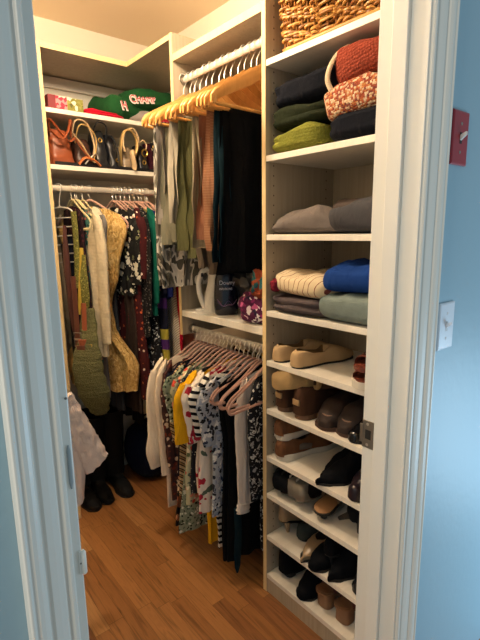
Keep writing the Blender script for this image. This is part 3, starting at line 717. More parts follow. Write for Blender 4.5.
hanging('scarf', 'navy black scarf between the belts and the cream cardigan', 'scarf', .752, 2.13, 1.40, .72, .030, NAVY, .014, seed=7)
hanging('scarf', 'black scarf with pale bead edging beside the olive necktie', 'scarf', .782, 2.08, 1.30, .40, .010, print_('black_bead_print', '14141a', ['d8d2c6', '14141a', '14141a'], 60, .3, .1), .008, seed=8)
def belt(label, x, y, z, L, mat, buckle, seed):
    t = hanging('leather_belt', label, 'belt', x, y, z, L, .0125, mat, .003, seed=seed, sway=.004)
    for k in range(2 if buckle else 1):
        c = Vector((0, -.006, -L*(.80+.10*k)))
        u = Vector((.62, -.78, 0))*.018; v = Vector((0, 0, .014))
        MB().tube([c-u-v, c+u-v, c+u+v, c-u+v], .0024, 8, closed=True).build('buckle', GOLD if buckle == 2 else STEEL, t)
    return t
belt('brown leather belt with two metal buckles by the side panel', .690, 1.99, 1.22, .33, BRN, 1, 1)
belt('tan leather belt with a brass buckle beside the brown belt', .722, 1.98, 1.10, .20, TAN, 2, 2)
# tan leather shoulder bag strap hanging with the bag end below
tb_ = thing('leather_bag', 'narrow tan leather bag hanging low by the side panel', 'bag', (.705, 1.97, .93))
MB().tube(smooth_path([(.0, 0, .01), (.004, 0, -.06), (-.002, -.004, -.15), (-.01, -.006, -.175), (-.008, -.006, -.200)], 5), 1, 14, flat=(.020, .016, (.62, -.78, 0))).build('bag_body', TAN, tb_)
MB().box(-.02, .02, -.020, -.012, -.035, -.015).xf(Matrix.Rotation(-.9, 4, 'Z')).build('strap_tab', BRN, tb_, False, .002)
MB().tube([(.01, -.022, -.035), (.026, -.036, -.035), (.026, -.036, -.012), (.01, -.022, -.012)], .0018, 6, closed=True).build('buckle', GOLD, tb_)

# white blouses on the low left rod
WR = cloth('white_crinkled_cotton', 'e4d3cb', .05, wr=.9)
copy_thing(vh, 'pink velvet hanger on the low left rod holding the white crinkled blouse', (.25, 1.42, 1.008), .02, group='velvet hangers')
g = make_garment('blouse', 'white crinkled cotton blouse beside the doorway on the left', 'blouse', (.25, 1.42, 1.008), .02, WR, L=.50, w=.19, sl=.0, tk=.016, famp=.010, seed=2.5, wt=[(0, .19), (.3, .20), (.7, .235), (1, .225)])
rings = []
for i in range(22):
    v = i/21; c = Vector((.180+.095*v, 0, -.125-.255*v)); d = Vector((.52, 0, -.85)).normalized(); nrm = Vector((-d.z, 0, d.x)); r_ = .036+.012*v
    rings.append([c+nrm*(r_*math.cos(2*PI*j/20)+.008*nz(v*16, j*.6))+Vector((0, 1, 0))*((.016+.006*v)*math.sin(2*PI*j/20)+.014*nz(v*13, j*.9, 4)) for j in range(20)])
MB().loft(rings, True, True, True).build('sleeve', WR, g)

# ================================================================ on the corner floor: boots and a duffel bag
BOOTL = plain('black_boot_leather', '07080a', .75, 0, .3)
def shoe_rings(L, W, htab, wtab, openr=None, heelh=0, K=0, lift=.0, flare=0.0, M_=26, hb=.65, toe_up=0.0):
    """sections from heel (x=0) to toe (x=L): an upper with an optional opening"""
    out = []
    for i in range(M_+1):
        s = i/M_; x = L*s; hw = W*interp(wtab, s)
        b = lift+heelh*(1-min(1, s/hb))**.9*1.0 if s < hb else lift
        if s < hb:
            u = s/hb; b = lift+heelh*(1-u*u*(3-2*u))
        b += toe_up*max(0, s-.8)**2*25
        h = interp(htab, s)
        op = 0
        if openr and openr[0] <= s <= openr[1]:
            u = (s-openr[0])/(openr[1]-openr[0]); op = math.sin(PI*min(1, max(0, u)))**.22 if 0 < u < 1 else 0
            if openr[0] <= 0: op = math.cos(u*PI/2)**.5 if u < 1 else 0
        o = hw*.82*op
        ring = []
        for k in range(8):
            a = k/7*PI/2; ring.append((x, -(o+(hw-o)*math.cos(a)**.55), b+h*math.sin(a)**.85))
        dep = (h-.010)*op
        for k in range(1, 4): ring.append((x, -o*(1-.05*k), b+h-dep*k/3-.0008))
        for k in range(3, 0, -1): ring.append((x, o*(1-.05*k)+1e-5, b+h-dep*k/3-.0008))
        for k in range(7, -1, -1):
            a = k/7*PI/2; ring.append((x, (o+(hw-o)*math.cos(a)**.55), b+h*math.sin(a)**.85))
        out.append(ring)
    # round off heel and toe
    def shrink(ring, f, dx):
        zc = min(p[2] for p in ring); return [(p[0]+dx, p[1]*f, zc+(p[2]-zc)*(.5+.5*f)) for p in ring]
    r0 = out[0]; r1 = out[-1]
    e = min(.020, W*.45)
    return [shrink(r0, math.cos(a)**.9+.02, -e*math.sin(a)) for a in (1.5, 1.2, .85, .45)]+out+[shrink(r1, math.cos(a)**.9+.02, e*.8*math.sin(a)) for a in (.45, .85, 1.2, 1.5)]
WR_ = [(0, .62), (.15, .72), (.42, .66), (.7, 1.0), (.88, .86), (1, .50)]
WP_ = [(0, .58), (.15, .66), (.42, .60), (.68, .98), (.86, .62), (1, .14)]
def sole(L, W, wtab, th=.006, heelh=0, grow=.0025, hb=.65, lift=0, flat=False, M_=22, toe_up=0):
    rings = []
    for i in range(M_+1):
        s = i/M_; s = .5-.5*math.cos(PI*s); x = -.014+(L+.026)*s; hw = W*interp(wtab, s)+grow
        q = min(s, 1-s)/.10; hw *= max(.12, math.sqrt(max(0, 1-(1-min(1, q))**2)))
        u = min(1, s/hb); b = lift+heelh*(1-u*u*(3-2*u))+toe_up*max(0, s-.8)**2*25
        z0 = (0 if flat else b-th)
        rings.append([(x, -hw, b), (x, -hw, z0), (x, hw, z0), (x, hw, b)])
    return MB().loft(rings)
def heel_block(L0, L1, w0, w1, h, x0=0.0, slant=.0):
    return MB().loft([[(x0+cx+math.copysign(abs(math.cos(q*PI/12))**.7, math.cos(q*PI/12))*(l/2)+sl, math.copysign(abs(math.sin(q*PI/12))**.7, math.sin(q*PI/12))*w, z) for q in range(24)] for l, w, z, cx, sl in ((L1, w1, 0, L0/2, slant), ((L0+L1)/2, (w0+w1)/2*.95, h*.55, L0/2, slant*.4), (L0, w0, h, L0/2, 0))])
LINING = plain('dark_shoe_lining', '2e241d', .8)
def make_shoe(name, label, cat, loc, rz, L=.25, W=.042, htab=None, wtab=WR_, openr=(.03, .62), heelh=0.0, up=None, so=None, he=None, th=.006, hk=None, lift=None, rot=None, extra=None, flat=False, toe_up=0.0, lining=None):
    t = thing(name, label, cat, loc, rz, rot=rot)
    htab = htab or [(0, .052), (.1, .055), (.3, .040), (.6, .042), (.75, .040), (.92, .026), (1, .016)]
    lf = th if lift is None else lift
    rg = shoe_rings(L, W, htab, wtab, openr, heelh, lift=lf, toe_up=toe_up)
    MB().loft(rg).build('upper', up, t)
    if openr:
        n0 = max(0, int(openr[0]*26)+4); n1 = min(len(rg)-1, int(openr[1]*26)+4)
        MB().loft([[(p[0], p[1]*.985, p[2]+.0012) for p in q[7:15]] for q in rg[n0:n1+1]], False, False, False).build('lining', lining or LINING, t)
    sole(L, W, wtab, th, heelh, lift=lf, flat=flat, toe_up=toe_up).build('sole', so or BLACK, t)
    if heelh > .008 and not flat:
        k = hk or (.05, .045, .028, .025)
        heel_block(k[0], k[1], k[2], k[3], heelh+lf-th*.6, slant=(k[4] if len(k) > 4 else 0)).build('heel', he or so or BLACK, t)
    if extra: extra(t)
    return t
def tall_boot(label, loc, rz, H=.42, mat=BOOTL, shaft=.086, name='tall_boot', L=.26, cat='boot', group=None, lean=0.0, fold=0):
    t = make_shoe(name, label, cat, loc, rz, L=L, W=.043, htab=[(0, .10), (.25, .10), (.42, .085), (.6, .055), (.8, .042), (1, .022)], openr=None, up=mat, so=plain('black_rubber', '0b0b0c', .7), th=.008, heelh=.02)
    rings = []
    for i in range(15):
        v = i/14; z = .07+(H-.07)*v; r_ = shaft*(.82+.25*v-.06*math.sin(v*PI))
        rings.append([(.058+lean*v+r_*math.cos(2*PI*j/20)*1.05+.004*nz(v*7, j*.7), r_*.85*math.sin(2*PI*j/20)+.004*nz(j*.5, v*8, 2), z) for j in range(20)])
    rings += [[((p[0]-.058-lean)*.86+.058+lean, p[1]*.86, p[2]-dz) for p in rings[-1]] for dz in (.002, .12)]
    MB().loft(rings, True, False, True).build('shaft', mat, t)
    if group: t['group'] = group
    return t
tall_boot('tall black boot standing on the corner floor, right one of the front pair', (.945, 2.375, .0), -HP, .45, lean=.0)
tall_boot('tall black boot standing on the corner floor, left one of the front pair', (.845, 2.385, .0), -HP-.05, .44)
tall_boot('tall black boot half hidden behind the white blouse sleeve', (.745, 2.37, .0), -HP+.05, .42)
db = thing('duffel_bag', 'dark navy duffel bag slumped on the corner floor right of the boots', 'bag', (1.19, 2.27, 0))
rings = []
for i in range(17):
    u = -1+2*i/16; f = (1-abs(u)**3.2)**.45 if abs(u) < 1 else .12
    f = max(f, .15)
    rings.append([(u*.17, f*.15*math.copysign(abs(math.cos(a))**.8, math.cos(a))+.006*nz(u*4, a), max(0.002, .16+f*.165*math.copysign(abs(math.sin(a))**.8, math.sin(a))+.010*nz(u*5, a*1.3, 3))) for a in [2*PI*j/28 for j in range(28)]])
MB().loft(rings).build('bag_body', cloth('navy_canvas_bag', '111a33', .1), db)
for s in (-1, 1): MB().tube(smooth_path([(-.07, s*.10, .28), (-.06, s*.07, .33), (0, s*.05, .345), (.06, s*.07, .33), (.07, s*.10, .28)], 4), .007, 8).build('handle', BLACK, db)

# ================================================================ handbags on the corner shelf
SZ = 1.700
tr = thing('shelf_tray', 'low black tray under the row of handbags', 'tray', (.70, 2.112, SZ))
MB().box(0, .66, 0, .25, 0, .003).build('tray_floor', BLACK, tr, False)
MB().box(0, .66, 0, .004, .003, .016).build('tray_lip', BLACK, tr, False)
SZ += .0035
def bag(label, x, w, h, d, mat, y=2.122, rz=0, top=.75, seed=0, strap=None, strapmat=None, flap=None, metal=None, name='handbag', squash=1):
    """soft bag standing on its base; x centre, w width along the shelf, d depth"""
    t = thing(name, label, 'handbag', (x, y, SZ), rz); t.scale = (1.08, 1.0, 1.16)
    rings = []
    for i in range(15):
        v = i/14; z = h*v; ww = w/2*(1+(top-1)*v)*(1 if 0 < i < 14 else .93); dd = d/2*(1-.72*v**1.6)*(1 if i else .93)
        rings.append([(ww*math.copysign(abs(math.cos(a))**.45, math.cos(a))+.006*nz(v*5+seed, a), d/2+dd*math.copysign(abs(math.sin(a))**.55, math.sin(a))+.008*nz(a*1.3, v*6+seed, 2), z) for a in [2*PI*j/32 for j in range(32)]])
    MB().loft(rings).build('bag_body', mat, t)
    if flap:
        fr_ = []
        for i in range(9):
            v = i/8; z = h*(1.0-.48*v); y_ = d/2-(d/2*(.28+.72*(1-(1-.48*v))**1.1))*1.02-.006
            fr_.append([(ux*w/2*top*(1.0-.12*v), y_-.002*(1-abs(ux)), z-.012*(1-ux*ux)*v) for ux in [-1+j/5 for j in range(11)]])
        MB().loft(fr_, False, False, False).build('flap', flap, t, solid=.004)
    for s in (strap or []):
        MB().tube(smooth_path(s[0], 5), 1, 8, flat=(s[1], s[2], (0, 1, .2))).build('strap', s[3] if len(s) > 3 else (strapmat or mat), t)
    for (mx, mz, r_) in (metal or []):
        MB().tube([(mx+r_*math.cos(a), -.004, mz+r_*math.sin(a)) for a in [2*PI*j/14 for j in range(14)]], max(.0022, r_*.22), 7, closed=True).build('ring', GOLD, t)
    return t
LEB = plain('saddle_brown_leather', '8a4526', .4, bump=.25, bscale=30, var=.2); BEI = plain('beige_leather', 'c9ad86', .45); ORG = plain('orange_tan_leather', 'b4622c', .45)
DBR = plain('dark_brown_leather', '3a2118', .45); GLD = plain('gold_leather', 'b99a62', .32, .35, bump=.2); BLT = plain('black_glossy_leather', '1c1f24', .32, 0, .6); PLM = cloth('plum_velvet_bag', '35141f')
bag('saddle brown leather bag with knotted straps at the left end of the shelf', .742, .105, .135, .14, LEB, strap=[([(-.04, .03, .12), (-.045, .0, .16), (-.01, -.015, .115), (.02, -.02, .085), (.045, -.012, .10)], .011, .004), ([(.045, .03, .11), (.04, 0, .165), (.02, -.014, .12), (-.01, -.022, .09), (-.045, -.014, .115)], .011, .004)])
bag('bag under a tangle of beige and brown straps beside the saddle brown bag', .842, .085, .11, .13, DBR, seed=3, strap=[
    ([(-.04, .04, .10), (-.035, .0, .165), (.01, -.01, .16), (.035, -.012, .09), (.03, -.012, .04)], .009, .003, BEI),
    ([(-.03, .03, .09), (-.02, -.004, .15), (.02, -.014, .145), (.045, -.016, .10), (.03, -.016, .03)], .006, .003, GLD),
    ([(-.045, .01, .12), (-.02, -.018, .08), (.0, -.022, .045), (.03, -.022, .015)], .010, .003, BEI),
    ([(-.04, .0, .10), (-.015, -.022, .055), (.015, -.024, .02)], .007, .003, LEB),
    ([(-.035, -.012, .006), (-.01, -.022, .030), (.03, -.024, .022), (.055, -.018, .006)], .010, .005, ORG),
    ([(-.01, -.016, .008), (.015, -.026, .035), (.04, -.02, .05), (.045, -.018, .03)], .003, .003, CHROME)])
bag('glossy black leather bag with buckled top left of the gold bag', .925, .07, .15, .14, BLT, seed=5, metal=[(-.01, .105, .008)], strap=[([(-.025, .04, .13), (-.02, 0, .17), (.02, 0, .165), (.028, .02, .12)], .006, .003)])
bag('black folded leather bag with silver tag leaning on the gold bag', .985, .05, .14, .14, BLACK, seed=7, rz=.06, metal=[(.008, .035, .006)], strap=[([(-.018, .02, .13), (-.01, -.006, .12), (.01, -.012, .07), (.008, -.012, .03)], .006, .003, BLT)])
gb = bag('gold and taupe leather bag with big looped handles mid shelf', 1.062, .085, .10, .13, plain('taupe_leather', '80705a', .45), seed=9, top=.6, strap=[
    ([(-.035, .02, .02), (-.045, -.004, .08), (-.030, -.012, .145), (.005, -.014, .155), (.03, -.014, .12), (.02, -.016, .07), (-.005, -.018, .055)], .011, .005, GLD),
    ([(.035, .02, .06), (.045, -.004, .12), (.02, -.008, .165), (-.02, -.008, .15), (-.035, -.012, .11), (-.03, -.016, .07)], .008, .004, BEI),
    ([(.0, -.02, .075), (.002, -.026, .045), (.008, -.026, .02), (.008, -.02, .004)], .021, .008, BEI)])
bag('small black bag with a cream and gold ring clasp', 1.140, .06, .11, .13, BLACK, seed=11, metal=[(0, .075, .014), (-.004, .036, .008)], strap=[([(-.02, .02, .10), (-.01, -.006, .125), (.008, -.010, .11), (.004, -.012, .09)], .004, .003, BEI)])
bag('dark plum velvet bag standing beside the ring clasp bag', 1.190, .035, .125, .14, PLM, seed=13)
bag('black bag printed with small gold flowers at the right end of the shelf', 1.245, .07, .135, .13, print_('gold_flower_print', '18161a', ['c9a45f', '18161a', 'e2cfa2', '18161a'], 70, .42, .5), seed=15)

# ================================================================ on the upper corner shelf
UZ = 1.9315
gbx = thing('gift_box', 'small floral printed box on the upper corner shelf', 'box', (.700, 2.135, UZ), .03)
FLB = print_('floral_box_print', '6f6f35', ['c8364a', '7c7a38', 'e3dcc0', '8f8a45', 'd8707c', '5b3028'], 55, .50, .7)
t = NT('box_print', .5, 0, .4); x = t.n('ShaderNodeSeparateXYZ', {0: t.co}).outputs[0]
v = t.n('ShaderNodeTexVoronoi', {'Vector': t.mapping((1, 1, 1)), 'Scale': 70}); rc = t.n('ShaderNodeSeparateColor', {0: v.outputs['Color']}).outputs[0]
ca = t.ramp(rc, [(0, 'c23046'), (.4, 'e58a8c'), (.6, 'f0d9c8'), (.75, '8c2030')], 'CONSTANT'); cb = t.ramp(rc, [(0, '7d7c38'), (.55, '8f8d48'), (.75, 'e6e2c4'), (.9, '55592c')], 'CONSTANT')
t.col(t.mix(t.math('LESS_THAN', x, .082), cb, ca)); FLB = t.m
MB().box(0, .155, 0, .10, 0, .062).build('box_body', FLB, gbx, False, .001)
MB().box(-.001, .032, -.001, .101, 0, .063).build('end_band', plain('crimson_card', '7c2a30', .5), gbx, False, .001)
MB().box(.066, .10, .03, .05, .062, .064).build('dark_tab', BLACK, gbx, False)

def folded(name, label, cat, loc, dx, dy, dz, mat, rz=0, seed=0, amp=.008, layers=2, ex=.42, ez=.6, tilt=None, sag=0, group=None, parts=True):
    """a folded garment resting on its base: soft-edged slab with fold lines along its rim"""
    t = thing(name, label, cat, loc, rz, group)
    if tilt: t.rotation_euler = (tilt[0], tilt[1], rz)
    rings = []; NU, NV = 44, 20
    for i in range(NV+1):
        ph_ = -PI/2+PI*i/NV; cz = math.copysign(abs(math.sin(ph_))**ez, math.sin(ph_)); rr_ = abs(math.cos(ph_))**(.38)
        zz = (cz+1)/2
        crease = 1-.045*max(0, 1-abs(math.sin(zz*PI*layers))*3.2)*(1 if .06 < zz < .94 else 0)
        ring = []
        for j in range(NU):
            a = 2*PI*j/NU
            x = dx/2*rr_*crease*math.copysign(abs(math.cos(a))**ex, math.cos(a)); y = dy/2*rr_*crease*math.copysign(abs(math.sin(a))**ex, math.sin(a))
            n1 = nz(x*9+seed, y*9, zz*2); n2 = nz(x*22, y*22+seed, zz*3+4)
            z = dz*zz*(1+(.16*n1+.07*n2)*zz*2)-(sag*(y/dy*2)**2*zz)
            k = 1+amp*10*(n1*.5+n2*.3)*.35
            ring.append((x*k, y*k, max(0.0006, z) if not tilt else z))
        rings.append(ring)
    MB().loft(rings).build('folded_cloth', mat, t)
    return t
GRK = knit('christmas_green_knit', '1c4a26', None, 260, .5); GRYK = knit('soft_grey_knit', '9a8f88', None, 300, .4)
def textmesh(s, size, mat, parent, M_, name='lettering', label=None, ext=.0008, bold=0.0):
    c = bpy.data.curves.new('txt', 'FONT'); c.body = s; c.size = size; c.extrude = ext; c.offset = bold; c.align_x = 'LEFT'
    o = bpy.data.objects.new('txt', c); C.objects.link(o); dg = bpy.context.evaluated_depsgraph_get(); dg.update()
    me = bpy.data.meshes.new_from_object(o.evaluated_get(dg)); C.objects.unlink(o); bpy.data.objects.remove(o)
    me.transform(M_); me.materials.append(mat); q = bpy.data.objects.new(name, me); C.objects.link(q); q.parent = parent
    if label: q['label'] = label
    return q
folded('folded_cloth', 'crimson cloth under the green sweater on the upper corner shelf', 'cloth', (.955, 2.21, UZ), .20, .20, .030, RED, seed=4)
gs = folded('knit_sweater', 'green holiday sweater with red and white lettering on the upper corner shelf', 'sweater', (1.085, 2.235, UZ+.004), .28, .26, .105, GRK, rz=.1, seed=2, layers=1, amp=.01)
LETR = plain('sweater_letter_red', 'b8434a', .9); LETW = plain('sweater_letter_cream', 'e2d6cf', .9)
def on_sweater(par, txt, size, x, y, z, yawd, pit, mats=(LETW, LETR)):
    B = Matrix.Translation((x, y-.006, z)) @ Matrix.Rotation(yawd, 4, 'Z') @ Matrix.Rotation(pit, 4, 'X') @ Matrix.Diagonal((.82, 1.3, 1, 1))
    textmesh(txt, size, mats[0], par, B @ Matrix.Translation((-.0015, -.0015, -.001)), 'letter_outline', bold=.0035, ext=.001, label='cream letter outlines')
    textmesh(txt, size, mats[1], par, B @ Matrix.Translation((0, 0, .0006)), 'lettering', ext=.001, label='red letters')
on_sweater(gs, 'H', .050, -.080, -.138, .035, -.05, 1.15)
gs2 = folded('knit_sweater', 'green sweater with red stripes and letters on top of the holiday sweater pile', 'sweater', (1.20, 2.21, UZ+.058), .26, .26, .100, GRK, rz=-.12, seed=8, layers=1, tilt=(0.0, -.12))
on_sweater(gs2, 'CHAMP', .046, -.115, -.136, .030, .0, 1.1)
folded('knit_sweater', 'soft grey folded sleeve in front of the green sweaters', 'sweater', (1.165, 2.155, UZ+.002), .20, .10, .052, GRYK, rz=-.05, seed=12, layers=1)
folded('knit_sweater', 'red knit cuff with white dots against the divider panel', 'sweater', (1.26, 2.145, UZ+.010), .10, .09, .066, print_('red_white_dot_knit', 'b02a35', ['f0e4dc'], 75, .3, .05), rz=.1, seed=14, layers=1)
folded('folded_cloth', 'dark green dotted cloth at the back right of the upper corner shelf', 'cloth', (1.33, 2.30, UZ+.002), .14, .20, .14, print_('green_dot_cloth', '122a1b', ['c9cfc2'], 70, .2, .05), seed=17)

# ================================================================ shelf under the trousers
MZ = 1.0645
stm = thing('garment_steamer', 'white handheld steamer with a loop handle standing on the shelf under the trousers', 'steamer', (1.125, 1.585, MZ), -.45); stm.scale = (1.08, 1.08, 1.05)
WHP = plain('warm_white_plastic', 'd9d4cb', .3, bump=0)
MB().tube(smooth_path([(.010, 0, 0), (.012, 0, .05), (.024, 0, .10), (.030, 0, .15), (.020, 0, .175)], 6), [1]*25, 20, flat=(.030, .034, (1, 0, 0))).build('body', WHP, stm)
MB().tube(smooth_path([(.002, 0, .172), (-.022, 0, .165), (-.036, 0, .13), (-.037, 0, .090), (-.028, 0, .050), (-.014, 0, .015), (.0, 0, .006)], 6), 1, 14, flat=(.0105, .014, (1, 0, 0))).build('handle', WHP, stm)
MB().tube([(-.012, 0, .0), (-.012, 0, .012)], 1, 20, flat=(.042, .030, (1, 0, 0))).build('foot', WHP, stm)
MB().box(-.03, -.02, -.016, -.012, .145, .160).build('switch', BLACK, stm, False)
bt = thing('detergent_bottle', 'dark navy laundry scent bottle with white lettering beside the steamer', 'bottle', (1.140, 1.480, MZ), -.55); bt.scale = (1.16, 1.15, 1.33)
BTM = plain('dark_navy_glossy_plastic', '0a0e20', .22, 0, .6, bump=0)
rings = []
for z, w_, d_ in [(0, .036, .026), (.004, .041, .030), (.03, .044, .032), (.07, .043, .031), (.11, .039, .028), (.14, .030, .024), (.155, .022, .020), (.162, .020, .019)]:
    rings.append([(w_*math.copysign(abs(math.cos(a))**.8, math.cos(a)), d_*math.copysign(abs(math.sin(a))**.8, math.sin(a)), z) for a in [2*PI*j/32 for j in range(32)]])
MB().loft(rings).build('bottle_body', BTM, bt)
MB().lathe([(.021, .160), (.022, .164), (.022, .200), (.019, .205), (.001, .205)], 24).build('cap', plain('black_violet_cap', '131022', .3, bump=0), bt)
LM = plain('label_white_print', 'cfd0dd', .5)
def bottle_text(s, size, z, x0):
    q = textmesh(s, size, LM, bt, Matrix.Translation((x0, -.0335, z)) @ Matrix.Rotation(PI/2, 4, 'X'), 'lettering', ext=.0004, label='white lettering')
bottle_text('Downy', .0185, .096, -.027); bottle_text('INFUSIONS', .0092, .080, -.027)
for k, c in ((0, '4a3763'), (1, '7b5570')):
    MB().tube(smooth_path([(-.034, -.025, .045+.006*k), (-.015, -.0325, .030), (.004, -.0335, .046-.012*k), (.02, -.032, .034), (.036, -.024, .050)], 5), .0011, 6).build('swirl', plain('swirl_%d' % k, c, .4), bt)
bgk = thing('plastic_bag', 'crumpled dark plastic bag behind the bottle and floral pouch', 'bag', (1.225, 1.36, MZ)); bgk.scale = (1, 1, 1.25)
def blob(dx, dy, dz, seed, amp=.12, p=.7, ns=40, fl=True):
    rings = []
    for i in range(23):
        ph_ = -PI/2+PI*i/22; rr_ = max(.02, abs(math.cos(ph_))**p)
        ring = []
        for j in range(ns):
            a = 2*PI*j/ns; k = 1+amp*2*(nz(math.cos(a)*1.6+seed, math.sin(a)*1.6, ph_*1.5)+.5*nz(math.cos(a)*4+seed, math.sin(a)*4, ph_*4))
            z = dz/2*(1+math.sin(ph_)*(1 if math.sin(ph_) < 0 else k))
            ring.append((dx/2*rr_*k*math.cos(a), dy/2*rr_*k*math.sin(a), z))
        rings.append(ring)
    return MB().loft(rings)
blob(.17, .26, .17, 3, .22, .6).build('crumpled_bag', plain('dark_plastic_film', '22252a', .28, 0, .6, bump=.5, bscale=25), bgk)
fp = thing('fabric_pouch', 'purple, white and orange floral fabric pouch at the tower end of the shelf', 'pouch', (1.130, 1.262, MZ), -.1); fp.scale = (1, 1.15, 1.25)
FLP = print_('purple_floral_print', '5a2247', ['e7d3dc', '8f2f6a', '2c2440', 'c95f94', '5a2247', 'e9e2e4'], 48, .50, .8)
blob(.13, .17, .085, 9, .12, .5).build('pouch_body', FLP, fp)
fs = thing('folded_cloth', 'orange and teal scarf heaped on the floral pouch', 'scarf', (1.120, 1.225, MZ+.090), .3)
blob(.11, .085, .115, 15, .22, .6).build('cloth_heap', print_('orange_teal_print', '9a4a30', ['2f6468', '9a4a30', '3a7a7c', 'b9754a'], 30, .55, .7), fs)

# ================================================================ tower: folded clothes
def F(label, cat, x0, y0, y1, z, dz, mat, dx=.28, **k):
    return folded(k.pop('name', 'folded_sweater'), label, cat, (x0+dx/2, (y0+y1)/2, z+.0005), dx, abs(y1-y0), dz, mat, **k)
LIME = knit('lime_cable_knit', '74762f', None, 140, .9, (1, 1, .8)); DGRN = cloth('bottle_green_fleece', '222818'); NVY = cloth('midnight_knit', '10131c', .15)
ORM = knit('orange_multi_knit', 'a8583c', ['c9a98a', '964a35', 'b87848', 'd8c4a6', '7c423c', 'ad7438'], 170, 1.0); RST = knit('rust_chunky_knit', '8a3d2c', None, 120, 1.0, dist=.006)
Z1 = 1.645
F('lime green cable knit sweater at the bottom of the left stack', 'sweater', 1.060, .915, 1.152, Z1, .074, LIME, seed=1, amp=.02)
F('dark green folded sweater in the middle of the left stack', 'sweater', 1.062, .900, 1.154, Z1+.070, .066, DGRN, seed=5, amp=.02, sag=-.008)
F('midnight navy folded sweater topping the left stack', 'sweater', 1.062, .880, 1.148, Z1+.134, .082, NVY, seed=9, amp=.02, sag=-.012)
F('navy folded sweater at the bottom of the right stack', 'sweater', 1.058, .685, .915, Z1, .085, NVY, seed=12, amp=.015)
F('chunky orange and cream multicolour knit sweater in the right stack', 'sweater', 1.055, .688, .925, Z1+.062, .098, ORM, seed=14, amp=.02, layers=1, tilt=(-.10, 0))
rs = F('rust red chunky knit sweater at the top of the right stack', 'sweater', 1.06, .688, .890, Z1+.148, .112, RST, seed=18, amp=.02, layers=1, tilt=(-.16, 0))
MB().tube(smooth_path([(-.138, .094, .004), (-.143, .100, .035), (-.136, .090, .070), (-.120, .070, .100), (-.10, .05, .113)], 5), 1, 10, flat=(.008, .005, (0, 1, .2))).build('knit_trim', knit('cream_rib_trim', 'd8c2a4', None, 200, .5), rs, label='cream ribbed trim')
Z2 = 1.391
F('taupe grey folded trousers on the third shelf of the tower', 'trousers', 1.058, .850, 1.150, Z2, .078, cloth('taupe_grey_jersey', '726a66'), seed=21, amp=.03, layers=1, name='folded_trousers', sag=.03)
F('dark grey folded shirt overlapping the taupe trousers on the right', 'shirt', 1.055, .685, .900, Z2, .092, DGREY, seed=24, amp=.03, layers=1, name='folded_shirt')
F('faded grey cloth piled behind on the third shelf', 'cloth', 1.16, .72, .98, Z2+.055, .055, cloth('warm_grey_cloth', '5d524d'), dx=.20, seed=26, amp=.03, layers=1, name='folded_cloth')
Z3 = 1.129
F('brown grey folded sweater at the bottom left of the fourth shelf', 'sweater', 1.058, .890, 1.150, Z3, .062, cloth('brown_grey_fleece', '51484a'), seed=31, amp=.03, layers=2)
cr = F('cream sweater with thin dark red lines lying on the brown grey one', 'sweater', 1.060, .885, 1.140, Z3+.060, .072, stripes('cream_redline_knit', [(5, 'd8c6a4'), (.6, '7b3a36')], .022, 'Y', 1.6, slope=.5), seed=33, amp=.02, layers=1, tilt=(.05, 0))
blob(.05, .03, .045, 3, .1).xf(Matrix.Translation((-.128, .100, .004))).build('dark_red_patch', cloth('dark_red_cuff', '6f2030'), cr)
F('pale blue grey fleece folded at the bottom right of the fourth shelf', 'sweater', 1.055, .684, .940, Z3, .094, knit('blue_grey_boucle', '7d8c89', None, 330, .8), seed=36, amp=.015, layers=1)
F('bright cobalt blue sweater on top of the pale fleece', 'sweater', 1.058, .684, .925, Z3+.090, .082, cloth('cobalt_cloth', '15387c'), seed=39, amp=.03, layers=1, tilt=(-.05, 0))

# wicker basket on the top tower shelf
WZ = 1.934
bk = thing('wicker_basket', 'woven honey coloured wicker basket on the top tower shelf', 'basket', (1.235, .918, WZ+.001))
WIK = m_wood('willow_wicker', 'a9712f', 'd8a457', .45, (9, 9, 9)); WIKD = m_wood('willow_wicker_dark', '7c4c1e', 'a8702f', .5, (9, 9, 9))
def bpt(u, h, off=0.0):
    """point on the basket wall: u 0..1 round the rounded rectangle, h height"""
    a = 2*PI*u; fl = 1+.22*h/.32; hx_, hy_ = .150*fl if h < 1 else .15, .196*(1+.10*h/.32)
    hx_ = min(.150*fl, .172)
    c, s_ = math.cos(a), math.sin(a); p = .30
    x = (hx_+off)*math.copysign(abs(c)**p, c); y = (hy_+off)*math.copysign(abs(s_)**p, s_)
    return Vector((x, y, h))
NS = 56; HB_ = .34
# even spacing round the wall
samp = [bpt(i/2000, 0) for i in range(2001)]; acc = [0]
for i in range(2000): acc.append(acc[-1]+(samp[i+1]-samp[i]).length)
def uni(f):
    f = (f % 1)*acc[-1]; lo, hi = 0, 2000
    while hi-lo > 1:
        m_ = (lo+hi)//2
        if acc[m_] <= f: lo = m_
        else: hi = m_
    return (lo+(f-acc[lo])/max(1e-9, acc[hi]-acc[lo]))/2000
stk = MB()
for i in range(NS):
    u = uni(i/NS); stk.tube([bpt(u, .004), bpt(u, HB_*.5), bpt(u, HB_)], .0030, 6)
stk.build('stakes', WIKD, bk)
wv = MB(); wv2 = MB(); rows = 40
for r_ in range(rows):
    h0 = .010+r_*(HB_-.03)/rows; pts = []
    for k in range(NS*4):
        f = k/(NS*4); ph_ = (f*NS/2+.5*(r_ % 2))*2*PI
        hh = h0+.006*math.sin(ph_*.25+r_*.9)+.0035*nz(k*.35, r_)
        pts.append(bpt(uni(f), max(.004, hh), .0060*math.cos(ph_)))
    (wv if r_ % 3 else wv2).tube(pts, .0040, 6, closed=True)
wv.build('weave', WIK, bk); wv2.build('weave', WIKD, bk)
MB().tube([bpt(uni(k/120), .008, .004) for k in range(120)], .008, 8, closed=True).build('foot_band', WIK, bk)
MB().tube([bpt(uni(k/120), HB_, .002) for k in range(120)], .010, 8, closed=True).build('rim', WIK, bk)
